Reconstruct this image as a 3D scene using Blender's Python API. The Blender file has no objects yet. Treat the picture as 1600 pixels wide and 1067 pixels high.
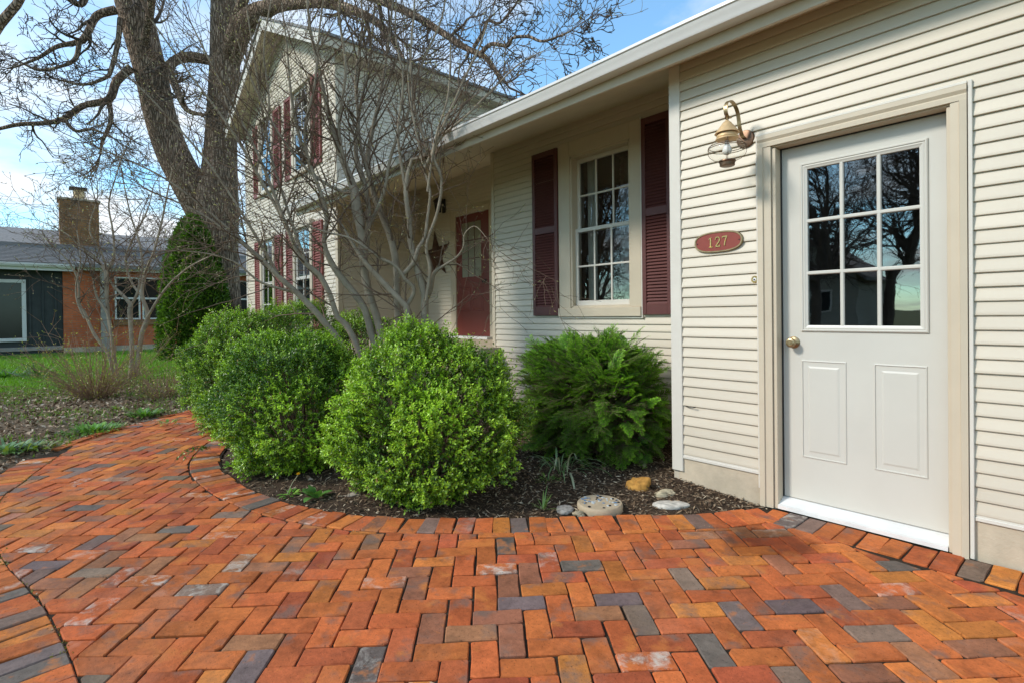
import bpy, bmesh, math, random
import numpy as np
from math import sin, cos, pi, sqrt, atan2
from mathutils import Vector, Matrix
SC = bpy.context.scene
COL = SC.collection
random.seed(11); RNG = np.random.default_rng(11)
U = random.uniform

# ------------------------------------------------------------------ camera
F, CY, YAW, PITCH, ROLL, DC, HC = 829.0183, 498.0494, 0.845230, 0.0075, -0.0121, 3.2060, 1.1447
CAM = np.array([0.0, -DC, HC])
cam = bpy.data.cameras.new('camera'); camo = bpy.data.objects.new('camera', cam); COL.objects.link(camo)
camo.location = CAM
camo.rotation_euler = (Matrix.Rotation(YAW, 3, 'Z') @ Matrix.Rotation(pi/2-PITCH, 3, 'X') @ Matrix.Rotation(ROLL, 3, 'Z')).to_euler()
cam.sensor_width = 36; cam.lens = F/1600*36; cam.shift_y = -(533.5-CY)/1600; cam.clip_start = .05; cam.clip_end = 900
SC.camera = camo

# ------------------------------------------------------------------ light
SUN_DIR = Vector((-.40, -.84, .68)).normalized()          # towards the sun: from the front left, high
W = bpy.data.worlds.new('World'); SC.world = W; W.use_nodes = True
nt = W.node_tree; nt.nodes.clear(); N = nt.nodes.new; K = nt.links.new
sky = N('ShaderNodeTexSky'); sky.sky_type = 'NISHITA'; sky.sun_disc = False
sky.sun_elevation = math.asin(SUN_DIR.z); sky.sun_rotation = atan2(SUN_DIR.x, SUN_DIR.y)
sky.air_density = 1.0; sky.dust_density = .25; sky.ozone_density = 2.5
tc = N('ShaderNodeTexCoord'); sep = N('ShaderNodeSeparateXYZ'); K(tc.outputs['Generated'], sep.inputs[0])
zz = N('ShaderNodeMath'); zz.operation = 'ADD'; zz.inputs[1].default_value = .22; K(sep.outputs['Z'], zz.inputs[0])
zm = N('ShaderNodeMath'); zm.operation = 'MAXIMUM'; zm.inputs[1].default_value = .05; K(zz.outputs[0], zm.inputs[0])
dx = N('ShaderNodeMath'); dx.operation = 'DIVIDE'; K(sep.outputs['X'], dx.inputs[0]); K(zm.outputs[0], dx.inputs[1])
dy = N('ShaderNodeMath'); dy.operation = 'DIVIDE'; K(sep.outputs['Y'], dy.inputs[0]); K(zm.outputs[0], dy.inputs[1])
cb = N('ShaderNodeCombineXYZ'); K(dx.outputs[0], cb.inputs[0]); K(dy.outputs[0], cb.inputs[1]); cb.inputs[2].default_value = 5.2
nz = N('ShaderNodeTexNoise'); nz.inputs['Scale'].default_value = 1.35; nz.inputs['Detail'].default_value = 8; nz.inputs['Roughness'].default_value = .56
K(cb.outputs[0], nz.inputs['Vector'])
cr = N('ShaderNodeValToRGB'); cr.color_ramp.elements[0].position = .43; cr.color_ramp.elements[1].position = .62
cr.color_ramp.elements[0].color = (.10, .10, .10, 1); cr.color_ramp.elements[1].color = (.97, .97, .97, 1)
K(nz.outputs['Fac'], cr.inputs[0])
mx = N('ShaderNodeMixRGB'); K(cr.outputs[0], mx.inputs[0]); tn = N('ShaderNodeMixRGB'); tn.blend_type = 'MULTIPLY'; tn.inputs[0].default_value = 1; tn.inputs[2].default_value = (.80, 1.30, 1.36, 1); K(sky.outputs[0], tn.inputs[1]); K(tn.outputs[0], mx.inputs[1]); mx.inputs[2].default_value = (4.7, 4.85, 5.0, 1)
bg = N('ShaderNodeBackground'); bg.inputs['Strength'].default_value = .165; K(mx.outputs[0], bg.inputs[0])
wo = N('ShaderNodeOutputWorld'); K(bg.outputs[0], wo.inputs[0])
sun = bpy.data.lights.new('sun', 'SUN'); sun.energy = 2.15; sun.angle = math.radians(10); sun.color = (1, .955, .88)
suno = bpy.data.objects.new('sun', sun); COL.objects.link(suno); suno.location = (-8, -10, 14)
suno.rotation_euler = (-SUN_DIR).to_track_quat('-Z', 'Y').to_euler()
vs = SC.view_settings; vs.view_transform = 'Standard'; vs.look = 'None'; vs.exposure = .50; vs.gamma = 1
try: vs.use_curve_mapping = False
except Exception: pass
SC.cycles.max_bounces = 7; SC.cycles.transparent_max_bounces = 12

# ------------------------------------------------------------------ rays: from a spot in the photograph to a place on a real plane
def ray(px, py):
    u, v = (px-800)/F, (py-CY)/F; r = -ROLL
    u, v = u*cos(r)-v*sin(r), u*sin(r)+v*cos(r)
    b = cos(PITCH)-v*sin(PITCH); c = -v*cos(PITCH)-sin(PITCH)
    return np.array([-sin(YAW)*b+cos(YAW)*u, cos(YAW)*b+sin(YAW)*u, c])
def onX(x, y, X): r = ray(x, y); return CAM+r*(X/r[0])
def onY(x, y, Y): r = ray(x, y); return CAM+r*((Y+DC)/r[1])
def onZ(x, y, Z=0.): r = ray(x, y); return CAM+r*((Z-HC)/r[2])
def at(x, y, b):
    r = ray(x, y); f = -r[0]*sin(YAW)+r[1]*cos(YAW); return CAM+r*(b/f)
def proj(P):
    P = np.asarray(P, float); x, y, z = P[..., 0], P[..., 1]+DC, P[..., 2]-HC
    a = x*cos(YAW)+y*sin(YAW); b = -x*sin(YAW)+y*cos(YAW)
    b2 = b*cos(PITCH)-z*sin(PITCH); c2 = z*cos(PITCH)+b*sin(PITCH)
    b2s = np.where(np.abs(b2) < 1e-6, 1e-6, b2); u, v = a/b2s, -c2/b2s
    return 800+F*(u*cos(ROLL)-v*sin(ROLL)), CY+F*(u*sin(ROLL)+v*cos(ROLL)), b2

# ------------------------------------------------------------------ materials
MATS = {}
def nodes(name):
    m = bpy.data.materials.new(name); m.use_nodes = True; t = m.node_tree
    p = t.nodes['Principled BSDF']; return m, t, p
def noise(t, scale, detail=4, rough=.55, vec=None, dist=0):
    n = t.nodes.new('ShaderNodeTexNoise'); n.inputs['Scale'].default_value = scale; n.inputs['Detail'].default_value = detail
    n.inputs['Roughness'].default_value = rough; n.inputs['Distortion'].default_value = dist
    if vec: t.links.new(vec, n.inputs['Vector'])
    return n.outputs['Fac']
def ramp(t, fac, stops):
    r = t.nodes.new('ShaderNodeValToRGB'); e = r.color_ramp.elements
    while len(e) < len(stops): e.new(.5)
    for k, (p, c) in enumerate(stops):
        e[k].position = p; e[k].color = (c if len(c) == 4 else (*c, 1)) if hasattr(c, '__len__') else (c, c, c, 1)
    t.links.new(fac, r.inputs[0]); return r.outputs[0]
def mixc(t, fac, a, b, mode='MIX'):
    m = t.nodes.new('ShaderNodeMixRGB'); m.blend_type = mode
    for i, s in zip((0, 1, 2), (fac, a, b)):
        if hasattr(s, 'links') or isinstance(s, bpy.types.NodeSocket): t.links.new(s, m.inputs[i])
        elif i == 0: m.inputs[0].default_value = s
        else: m.inputs[i].default_value = (*s, 1)
    return m.outputs[0]
def bump(t, p, h, strength, dist=.01):
    b = t.nodes.new('ShaderNodeBump'); b.inputs['Strength'].default_value = strength; b.inputs['Distance'].default_value = dist
    t.links.new(h, b.inputs['Height']); t.links.new(b.outputs[0], p.inputs['Normal'])
def pos(t): return t.nodes.new('ShaderNodeNewGeometry').outputs['Position']
def objc(t): return t.nodes.new('ShaderNodeTexCoord').outputs['Object']
def mapped(t, v, sc):
    m = t.nodes.new('ShaderNodeMapping'); m.inputs['Scale'].default_value = sc; t.links.new(v, m.inputs['Vector']); return m.outputs[0]
def S(name, col, rough=.55, var=.12, vs_=6., bmp=.15, bs=120., spec=.4, metal=0., stretch=None, dirt=0., dirtcol=(.12, .09, .06)):
    """plain procedural surface: base colour with soft mottling, fine relief and optional grime"""
    m, t, p = nodes(name); v = pos(t)
    if stretch: v = mapped(t, v, stretch)
    n1 = noise(t, vs_, 5, .6, v)
    lo = tuple(c*(1-var) for c in col); hi = tuple(min(1, c*(1+var)) for c in col)
    c = ramp(t, n1, [(.3, lo), (.7, hi)])
    if name == 'vinyl_siding':
        oi = t.nodes.new('ShaderNodeObjectInfo'); c = mixc(t, 1., c, ramp(t, oi.outputs['Random'], [(0., .955), (1., 1.03)]), 'MULTIPLY')
        sp_ = t.nodes.new('ShaderNodeSeparateXYZ'); t.links.new(pos(t), sp_.inputs[0]); spl = ramp(t, sp_.outputs['Z'], [(.18, .42), (.62, 0.)]); sf_ = mixc(t, 1., spl, noise(t, 9, 6, .7, pos(t)), 'MULTIPLY'); c = mixc(t, sf_, c, (.40, .33, .25))     # rain splash near the ground
    if dirt:
        n2 = noise(t, 1.7, 8, .68, pos(t)); f = ramp(t, n2, [(.5, 0.), (.78, dirt)]); c = mixc(t, f, c, dirtcol)
    t.links.new(c, p.inputs['Base Color']); p.inputs['Roughness'].default_value = rough
    p.inputs['Specular IOR Level'].default_value = spec; p.inputs['Metallic'].default_value = metal
    if bmp: bump(t, p, noise(t, bs, 4, .6, v), bmp, .004)
    MATS[name] = m; return m
def TINT(name, rough=.6, spec=.35, trans=.0, bs=200., bmp=.1, mottle=.25, ms=40.):
    """colour from the 'tint' attribute of the mesh (each leaf, chip or stone has its own), plus mottling"""
    m, t, p = nodes(name); a = t.nodes.new('ShaderNodeAttribute'); a.attribute_name = 'tint'
    n1 = noise(t, ms, 4, .6, pos(t)); f = ramp(t, n1, [(.3, 1-mottle), (.7, 1+mottle)])
    c = mixc(t, 1., a.outputs['Color'], f, 'MULTIPLY')
    t.links.new(c, p.inputs['Base Color']); p.inputs['Roughness'].default_value = rough; p.inputs['Specular IOR Level'].default_value = spec
    if bmp: bump(t, p, noise(t, bs, 3, .6, pos(t)), bmp, .003)
    if trans:
        tr = t.nodes.new('ShaderNodeBsdfTranslucent'); t.links.new(mixc(t, 1., c, (1.3, 1.5, .6), 'MULTIPLY'), tr.inputs[0])
        ms_ = t.nodes.new('ShaderNodeMixShader'); ms_.inputs[0].default_value = trans
        t.links.new(p.outputs[0], ms_.inputs[1]); t.links.new(tr.outputs[0], ms_.inputs[2])
        t.links.new(ms_.outputs[0], t.nodes['Material Output'].inputs[0])
    MATS[name] = m; return m

SIDING = S('vinyl_siding', (.625, .548, .432), .42, .05, 3., .06, 160, .35, stretch=(.25, .25, 3), dirt=.10, dirtcol=(.42, .36, .27))
TRIM = S('cream_trim', (.575, .485, .36), .45, .04, 5, .05, 90, .35, dirt=.08, dirtcol=(.4, .33, .24))
TRIMW = S('pale_trim', (.66, .61, .53), .45, .04, 5, .05, 90, .35, dirt=.06, dirtcol=(.45, .4, .33))
DOORM = S('painted_steel_door', (.59, .56, .49), .38, .025, 4, .03, 180, .45, dirt=.05, dirtcol=(.5, .45, .38))
GUTM = S('gutter_enamel', (.74, .71, .67), .3, .04, 3, .03, 60, .5, dirt=.22, dirtcol=(.4, .36, .3))
SILLM = S('white_sill', (.74, .725, .69), .45, .08, 9, .12, 60, .4, dirt=.45, dirtcol=(.36, .31, .25))
CONC = S('concrete', (.52, .43, .315), .9, .18, 5, .5, 70, .2, dirt=.4, dirtcol=(.2, .17, .13))
SHUT = S('maroon_shutter', (.115, .036, .032), .45, .12, 4, .08, 120, .4)
SHUTR = S('brick_red_shutter', (.225, .062, .048), .5, .12, 4, .08, 120, .35)
REDD = S('red_door_paint', (.175, .034, .024), .42, .08, 4, .05, 120, .4)
DARKIN = S('dark_interior', (.018, .018, .019), .9, .1, 3, 0)
SOFF = S('soffit_paint', (.60, .52, .38), .6, .06, 4, .05, 60)
SHING = S('asphalt_shingles', (.23, .22, .21), .9, .35, 14, .5, 60, .2, stretch=(1, 1, 6))
BRASS = S('brass', (.62, .44, .17), .28, .15, 20, .05, 80, .5, metal=1)
ABRASS = S('antique_brass', (.36, .27, .15), .38, .25, 30, .05, 80, .5, metal=.8)
COPPER = S('aged_brass_cap', (.66, .45, .235), .5, .2, 16, .06, 70, .4, metal=.25)
BRONZE = S('dark_bronze', (.16, .095, .06), .42, .25, 25, .1, 80, .5, metal=.8)
RUST = S('rusty_tin', (.105, .050, .030), .6, .35, 14, .25, 60, .3, metal=.2)
IRON = S('black_iron', (.02, .02, .02), .5, .2, 20, .1, 80)
PLAQ = S('plaque_red', (.255, .050, .034), .5, .08, 30, .12, 200, .35)
BULBM = S('frosted_bulb', (.82, .80, .76), .3, .03, 10, 0)
CURT = S('pale_curtain', (.50, .46, .40), .9, .1, 8, .1, 60, stretch=(8, 8, .4))
BROOM = S('room_wall', (.06, .055, .05), .9, .1, 3, 0)
def glass(name, fac, tint=(1, 1, 1), wob=.02, scale=3.):
    m, t, p = nodes(name); t.nodes.remove(p)
    g = t.nodes.new('ShaderNodeBsdfGlossy'); g.inputs['Roughness'].default_value = .015; g.inputs[0].default_value = (1, 1, 1, 1)
    tr = t.nodes.new('ShaderNodeBsdfTransparent'); tr.inputs[0].default_value = (*tint, 1)
    b = t.nodes.new('ShaderNodeBump'); b.inputs['Strength'].default_value = wob; b.inputs['Distance'].default_value = .05
    t.links.new(noise(t, scale, 2, .5, pos(t)), b.inputs['Height']); t.links.new(b.outputs[0], g.inputs['Normal'])
    fr = t.nodes.new('ShaderNodeFresnel'); fr.inputs[0].default_value = 1.5
    ma = t.nodes.new('ShaderNodeMath'); ma.operation = 'MULTIPLY_ADD'; ma.inputs[1].default_value = 1.2; ma.inputs[2].default_value = fac
    t.links.new(fr.outputs[0], ma.inputs[0])
    mi = t.nodes.new('ShaderNodeMixShader'); t.links.new(ma.outputs[0], mi.inputs[0]); t.links.new(tr.outputs[0], mi.inputs[1]); t.links.new(g.outputs[0], mi.inputs[2])
    t.links.new(mi.outputs[0], t.nodes['Material Output'].inputs[0]); return m
PANE = glass('window_glass', .15, (.85, .88, .86), .02)
DIM = S('dim_glass', (.022, .022, .021), .12, .1, 3, 0, spec=.4)
PANE2 = glass('shaded_window_glass', .075, (.85, .88, .86), .02)
GLOBE = glass('lantern_glass', .03, (.99, .99, .97), .02, 30)
_t = GLOBE.node_tree; _lw = _t.nodes.new('ShaderNodeLayerWeight'); _lw.inputs[0].default_value = .25
_r = ramp(_t, _lw.outputs['Facing'], [(.35, .05), (.95, .30)]); _t.links.new(_r, [n for n in _t.nodes if n.type == 'MIX_SHADER'][0].inputs[0])

# ------------------------------------------------------------------ mesh helpers
class MB:
    def __init__(s): s.v = []; s.f = []
    def add(s, v, f):
        o = len(s.v); s.v += [tuple(map(float, p)) for p in v]; s.f += [tuple(i+o for i in q) for q in f]; return s
    def box(s, x0, x1, y0, y1, z0, z1, b=.003):
        if x0 > x1: x0, x1 = x1, x0
        if y0 > y1: y0, y1 = y1, y0
        if z0 > z1: z0, z1 = z1, z0
        b = min(b, (x1-x0)*.45, (y1-y0)*.45, (z1-z0)*.45)
        lo, hi = (x0, y0, z0), (x1, y1, z1)
        if b <= 0:
            V = [((x0, x1)[i], (y0, y1)[j], (z0, z1)[k]) for i in (0, 1) for j in (0, 1) for k in (0, 1)]
            return s.add(V, [(0, 1, 3, 2), (4, 6, 7, 5), (0, 4, 5, 1), (2, 3, 7, 6), (0, 2, 6, 4), (1, 5, 7, 3)])
        V = []; ix = {}
        for i in (0, 1):
            for j in (0, 1):
                for k in (0, 1):
                    for a in range(3):
                        c = [(lo[q]+b if sgn == 0 else hi[q]-b) for q, sgn in enumerate((i, j, k))]
                        sg = (i, j, k)[a]; c[a] = lo[a] if sg == 0 else hi[a]
                        ix[(i, j, k, a)] = len(V); V.append(c)
        Fc = []
        for a in range(3):
            o1, o2 = [q for q in range(3) if q != a]
            for sg in (0, 1):
                q = []
                for (s1, s2) in ((0, 0), (1, 0), (1, 1), (0, 1)):
                    k = [0, 0, 0]; k[a] = sg; k[o1] = s1; k[o2] = s2; q.append(ix[(*k, a)])
                Fc.append(tuple(q))
            for s1 in (0, 1):
                for s2 in (0, 1):
                    k0 = [0, 0, 0]; k0[o1] = s1; k0[o2] = s2; k1 = list(k0); k1[a] = 1
                    Fc.append((ix[(*k0, o1)], ix[(*k1, o1)], ix[(*k1, o2)], ix[(*k0, o2)]))
        for i in (0, 1):
            for j in (0, 1):
                for k in (0, 1): Fc.append((ix[(i, j, k, 0)], ix[(i, j, k, 1)], ix[(i, j, k, 2)]))
        return s.add(V, Fc)
    def extr(s, poly, fn, a, b):
        """polygon of (p, q) pairs swept from a to b; fn(p, q, t) gives the place"""
        n = len(poly); V = [fn(p, q, a) for p, q in poly]+[fn(p, q, b) for p, q in poly]
        Fc = [tuple(range(n))[::-1], tuple(range(n, 2*n))]+[(i, (i+1) % n, n+(i+1) % n, n+i) for i in range(n)]
        return s.add(V, Fc)
    def tube(s, pts, r, n=8, cap=True):
        pts = [Vector(p) for p in pts]; m = len(pts); rr = r if hasattr(r, '__len__') else [r]*m
        V = []; Fc = []; ref = None
        for i, p in enumerate(pts):
            d = (pts[min(i+1, m-1)]-pts[max(i-1, 0)]); d = d.normalized() if d.length > 1e-9 else Vector((0, 0, 1))
            if ref is None: ref = d.orthogonal().normalized()
            ref = (ref-d*ref.dot(d)); ref = ref.normalized() if ref.length > 1e-6 else d.orthogonal().normalized()
            q = d.cross(ref)
            for k in range(n): a = 2*pi*k/n; V.append(p+(ref*cos(a)+q*sin(a))*rr[i])
        for i in range(m-1):
            for k in range(n): Fc.append((i*n+k, i*n+(k+1) % n, (i+1)*n+(k+1) % n, (i+1)*n+k))
        if cap: Fc.append(tuple(range(n))[::-1]); Fc.append(tuple(range((m-1)*n, m*n)))
        return s.add(V, Fc)
    def lathe(s, prof, n=24, M=Matrix.Identity(4), cap=True):
        V = []; Fc = []; m = len(prof)
        for (r, z) in prof:
            for k in range(n): a = 2*pi*k/n; V.append(M @ Vector((r*cos(a), r*sin(a), z)))
        for i in range(m-1):
            for k in range(n): Fc.append((i*n+k, i*n+(k+1) % n, (i+1)*n+(k+1) % n, (i+1)*n+k))
        if cap: Fc.append(tuple(range(n))[::-1]); Fc.append(tuple(range((m-1)*n, m*n)))
        return s.add(V, Fc)
    def loft(s, rects, close=True):
        """nested rectangles (4 corners each), joined ring to ring"""
        V = [p for r in rects for p in r]; Fc = []
        for i in range(len(rects)-1):
            for k in range(4): Fc.append((i*4+k, i*4+(k+1) % 4, (i+1)*4+(k+1) % 4, (i+1)*4+k))
        if close: n = len(rects)-1; Fc.append((n*4, n*4+1, n*4+2, n*4+3))
        return s.add(V, Fc)
def wpos(o):
    v = Vector((0, 0, 0))
    while o is not None: v = v+o.location; o = o.parent
    return v
def link(name, me, m, parent=None, loc=None, smooth=False, kind=None):
    """me holds world coordinates; they are moved to the object's own origin"""
    base = wpos(parent); at_ = Vector(loc) if loc is not None else base
    if at_.length > 0: me.transform(Matrix.Translation(-at_))
    o = bpy.data.objects.new(name, me); o.parent = parent; o.location = at_-base; COL.objects.link(o)
    if m: me.materials.append(m)
    if smooth is True: me.polygons.foreach_set('use_smooth', [True]*len(me.polygons))
    elif smooth: me.polygons.foreach_set('use_smooth', [True]*len(me.polygons)); me.set_sharp_from_angle(angle=math.radians(smooth))
    if kind: o['kind'] = kind
    return o
def obj(name, mb, m, parent=None, loc=None, smooth=False, kind=None, fix=True):
    me = bpy.data.meshes.new(name); me.from_pydata(mb.v, [], mb.f)
    if fix:
        bm = bmesh.new(); bm.from_mesh(me); bmesh.ops.recalc_face_normals(bm, faces=bm.faces); bm.to_mesh(me); bm.free()
    me.update(); return link(name, me, m, parent, loc, smooth, kind)
def npmesh(name, V, Fc, tint=None, fsize=None):
    """V (n,3), Fc flat list of equal-sized faces (m,k)"""
    me = bpy.data.meshes.new(name); V = np.asarray(V, np.float32); Fc = np.asarray(Fc, np.int32)
    me.vertices.add(len(V)); me.vertices.foreach_set('co', V.ravel()); m, k = Fc.shape
    me.loops.add(m*k); me.loops.foreach_set('vertex_index', Fc.ravel()); me.polygons.add(m)
    me.polygons.foreach_set('loop_start', np.arange(0, m*k, k, dtype=np.int32)); me.update(calc_edges=True)
    if tint is not None:
        a = me.color_attributes.new('tint', 'FLOAT_COLOR', 'POINT'); T = np.ones((len(V), 4), np.float32); T[:, :tint.shape[1]] = tint
        a.data.foreach_set('color', T.ravel())
    return me
def thing(name, label, cat, loc=(0, 0, 0), group=None):
    o = bpy.data.objects.new(name, None); COL.objects.link(o); o.location = loc; o.empty_display_size = .1
    o['label'] = label; o['category'] = cat
    if group: o['group'] = group
    return o
def tag(o, label, cat, group=None):
    o['label'] = label; o['category'] = cat
    if group: o['group'] = group
    return o
def unit(a): return a/np.maximum(np.linalg.norm(a, axis=-1, keepdims=True), 1e-9)
def leaves(cen, ax, nor, L, Wd, tint, fold=.25, mid=.45):
    """leaf blades as folded diamonds: cen = leaf base, ax = direction, nor = upper side"""
    n = len(cen); ax = unit(ax); sd = unit(np.cross(ax, nor)); up = np.cross(sd, ax)
    L = np.asarray(L).reshape(-1, 1); Wd = np.asarray(Wd).reshape(-1, 1)
    V = np.empty((n, 4, 3)); V[:, 0] = cen; V[:, 2] = cen+ax*L
    V[:, 1] = cen+ax*L*mid+sd*Wd*.5+up*Wd*fold; V[:, 3] = cen+ax*L*mid-sd*Wd*.5+up*Wd*fold
    b = np.arange(n)[:, None]*4
    Fc = np.concatenate([b+np.array([[0, 1, 2]]), b+np.array([[0, 2, 3]])], 0)
    return V.reshape(-1, 3), Fc, np.repeat(tint, 4, 0)
def tubes(polys, n):
    """many tapering tubes as one numpy mesh; polys = [(points (k,3), radii (k))]"""
    VV = []; FF = []; off = 0; ang = np.arange(n)*2*pi/n; ca, sa = np.cos(ang), np.sin(ang)
    for P, R in polys:
        P = np.asarray(P, float); k = len(P)
        if k < 2: continue
        D = np.empty_like(P); D[1:-1] = P[2:]-P[:-2]; D[0] = P[1]-P[0]; D[-1] = P[-1]-P[-2]; D = unit(D)
        ref = np.array([.31, .87, .38]) if abs(D[0][1]) < .8 else np.array([.9, .1, .4])
        A = unit(np.cross(D, ref)); B = np.cross(D, A); R = np.asarray(R, float)[:, None, None]
        ring = P[:, None, :]+(A[:, None, :]*ca[None, :, None]+B[:, None, :]*sa[None, :, None])*R
        VV.append(ring.reshape(-1, 3)); i = np.arange(k-1)[:, None]*n; j = np.arange(n)[None, :]; j2 = (j+1) % n
        FF.append(np.stack([i+j, i+j2, i+n+j2, i+n+j], -1).reshape(-1, 4)+off); off += k*n
    return np.concatenate(VV), np.concatenate(FF)
def rv(): 
    while True:
        v = Vector((U(-1, 1), U(-1, 1), U(-1, 1)))
        if .05 < v.length < 1: return v.normalized()
def rvec(n): return unit(RNG.normal(size=(n, 3)))
def pip(P, poly):
    P = np.asarray(P); x, y = P[:, 0], P[:, 1]; r = np.zeros(len(P), bool); n = len(poly)
    for i in range(n):
        x0, y0 = poly[i]; x1, y1 = poly[(i+1) % n]
        if y0 == y1: continue
        c = ((y0 > y) != (y1 > y)) & (x < (x1-x0)*(y-y0)/(y1-y0)+x0); r ^= c
    return r

# ================================================================== GROUND
def ground_mat(name, stops, sc, rough=.95, bmp=.6, bs=40):
    m, t, p = nodes(name); v = pos(t)
    a = noise(t, sc, 9, .68, v); b = noise(t, sc*9, 5, .6, v)
    f = mixc(t, .4, a, b); c = ramp(t, f, stops); t.links.new(c, p.inputs['Base Color'])
    p.inputs['Roughness'].default_value = rough; p.inputs['Specular IOR Level'].default_value = .15
    bump(t, p, noise(t, bs, 6, .7, v), bmp, .02); return m
SOIL = ground_mat('bed_soil', [(.3, (.028, .018, .012)), (.5, (.062, .040, .026)), (.72, (.115, .078, .050))], 2.2)
LEAFSOIL = ground_mat('leafy_soil', [(.3, (.09, .065, .04)), (.5, (.17, .125, .08)), (.7, (.25, .195, .13))], 1.6)
TURF = ground_mat('turf', [(.3, (.06, .11, .018)), (.5, (.10, .17, .025)), (.7, (.14, .21, .04))], 1.1)
SAND = ground_mat('joint_sand', [(.38, (.022, .016, .011)), (.60, (.062, .045, .030)), (.78, (.18, .14, .09))], 5, bmp=.5, bs=200)
FARG = ground_mat('far_ground', [(.3, (.06, .075, .03)), (.5, (.09, .11, .035)), (.7, (.14, .13, .06))], .25)
def st(o): o['kind'] = 'structure'; return o
g = MB(); g.add([(-420, -420, -.075), (420, -420, -.075), (420, 420, -.075), (-420, 420, -.075)], [(0, 1, 2, 3)])
st(obj('ground', g, FARG, fix=False))

def fbm(x, y, s=0):
    z = np.zeros_like(x); r = np.random.default_rng(s+5); a = 1.; f = 1.
    for _ in range(5):
        for _ in range(3):
            th = r.uniform(0, 2*pi); ph = r.uniform(0, 2*pi); z += a*np.sin((x*np.cos(th)+y*np.sin(th))*f*2.1+ph)/3
        a *= .55; f *= 2.05
    return z
def sheet(name, x0, x1, y0, y1, step, hfn, m, keep=None):
    xs = np.arange(x0, x1+step, step); ys = np.arange(y0, y1+step, step); X, Y = np.meshgrid(xs, ys); Z = hfn(X, Y)
    V = np.stack([X, Y, Z], -1).reshape(-1, 3); nx, ny = len(xs), len(ys); i, j = np.meshgrid(np.arange(nx-1), np.arange(ny-1)); q = (j*nx+i).ravel()
    Fc = np.stack([q, q+1, q+nx+1, q+nx], -1)
    if keep is not None: cx = V[Fc].mean(1); Fc = Fc[keep(cx)]
    return st(link(name, npmesh(name, V, Fc), m, smooth=True))
def dist_poly(P, line):
    P = np.asarray(P); A = np.asarray(line[:-1]); B = np.asarray(line[1:]); best = np.full(len(P), 1e9)
    for a, b in zip(A, B):
        ab = b-a; t = np.clip(((P-a)@ab)/(ab@ab), 0, 1); best = np.minimum(best, np.linalg.norm(P-a-t[:, None]*ab, axis=1))
    return best

# outlines on the ground
def smooth_line(pts, step=.03):
    P = np.array(pts, float); n = len(P); out = []
    for i in range(n-1):
        p0, p1, p2, p3 = P[max(i-1, 0)], P[i], P[i+1], P[min(i+2, n-1)]
        k = max(2, int(np.linalg.norm(p2-p1)/step))
        for t in np.arange(k)/k:
            out.append(.5*((2*p1)+(-p0+p2)*t+(2*p0-5*p1+4*p2-p3)*t*t+(-p0+3*p1-3*p2+p3)*t**3))
    out.append(P[-1]); return np.array(out)
BEDL = smooth_line([(-1.20, -.185), (-1.43, -.58), (-1.79, -1.0), (-2.14, -1.42), (-2.42, -1.72), (-2.74, -1.99), (-3.09, -2.18), (-3.45, -2.30), (-3.92, -2.385),
                    (-4.41, -2.40), (-4.76, -2.36), (-5.14, -2.25), (-5.6, -2.03), (-6.3, -1.55), (-7.2, -.9), (-8.2, -.2)])
LEFTL = smooth_line([(.9, -3.02), (-.6, -3.06), (-1.5, -3.09), (-2.16, -3.13), (-2.75, -3.2), (-3.11, -3.27), (-3.6, -3.37), (-4.2, -3.43), (-4.79, -3.41), (-5.06, -3.34), (-5.57, -3.21), (-5.95, -3.1)])
LEAFL = smooth_line([(-6.15, -3.13), (-6.54, -2.87), (-6.87, -2.59), (-7.26, -2.26), (-7.55, -1.83), (-8.4, -.9)])
HEADL = np.array([(1.3, -.27), (-.34, -.262), (-.6, -.272), (-.9, -.25), (-1.06, -.225), (-1.19, -.20)])
REG = np.concatenate([BEDL, LEAFL[::-1], LEFTL[::-1], HEADL])
def offset(L, d):
    T = np.gradient(L, axis=0); T = unit(T); return L+np.stack([-T[:, 1], T[:, 0]], 1)*d
BEDIN = offset(BEDL, -.215)                       # edge of the planting bed
LEFTOUT = offset(LEFTL, .22)
TOTAL = np.concatenate([BEDIN, LEAFL[::-1], LEFTOUT[::-1], np.array([(1.3, 0.), (-1.33, 0.)])])

# ---- planting bed by the house, leaf-littered bed on the left, lawn beyond
BEDPOLY = np.concatenate([BEDIN, np.array([(-8.45, .0), (-8.45, 2.), (-1.3, .9), (-1.3, 0)])])
def bed_h(X, Y):
    P = np.stack([X.ravel(), Y.ravel()], 1); d = dist_poly(P, BEDIN[::4]); ins = pip(P, BEDPOLY)
    s = np.where(ins, d, -d); base = np.interp(s, [-.3, -.06, 0, .12, .6, 1.5], [-.07, -.06, -.022, -.004, .03, .06])
    return (base+fbm(P[:, 0]*1.6, P[:, 1]*1.6, 1)*.010*np.clip(s*4+.3, 0, 1)).reshape(X.shape)
sheet('planting_bed', -8.6, -1.2, -2.5, 1.6, .035, bed_h, SOIL, keep=lambda c: pip(c[:, :2], np.concatenate([offset(BEDIN, .06), BEDPOLY[len(BEDIN):]])))
LEAFPOLY = np.concatenate([LEFTOUT[::-1][:14], LEAFL, np.array([(-8.4, -.9), (-8.4, 2), (-13.8, 3), (-12.2, -1.2), (-12.2, -7), (-5, -7), (-4.9, -3.65)])])
def leaf_h(X, Y):
    P = np.stack([X.ravel(), Y.ravel()], 1); ed = np.concatenate([LEFTOUT, LEAFL]); d = dist_poly(P, ed[::4]); ins = ~pip(P, TOTAL)
    s = np.where(ins, d, -d); base = np.interp(s, [-.2, -.05, 0, .15, .8, 3, 6], [-.07, -.06, -.03, -.005, .05, .07, .02])
    return (base+fbm(P[:, 0]*1.2, P[:, 1]*1.2, 3)*.016*np.clip(s*3+.2, 0, 1)).reshape(X.shape)
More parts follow.
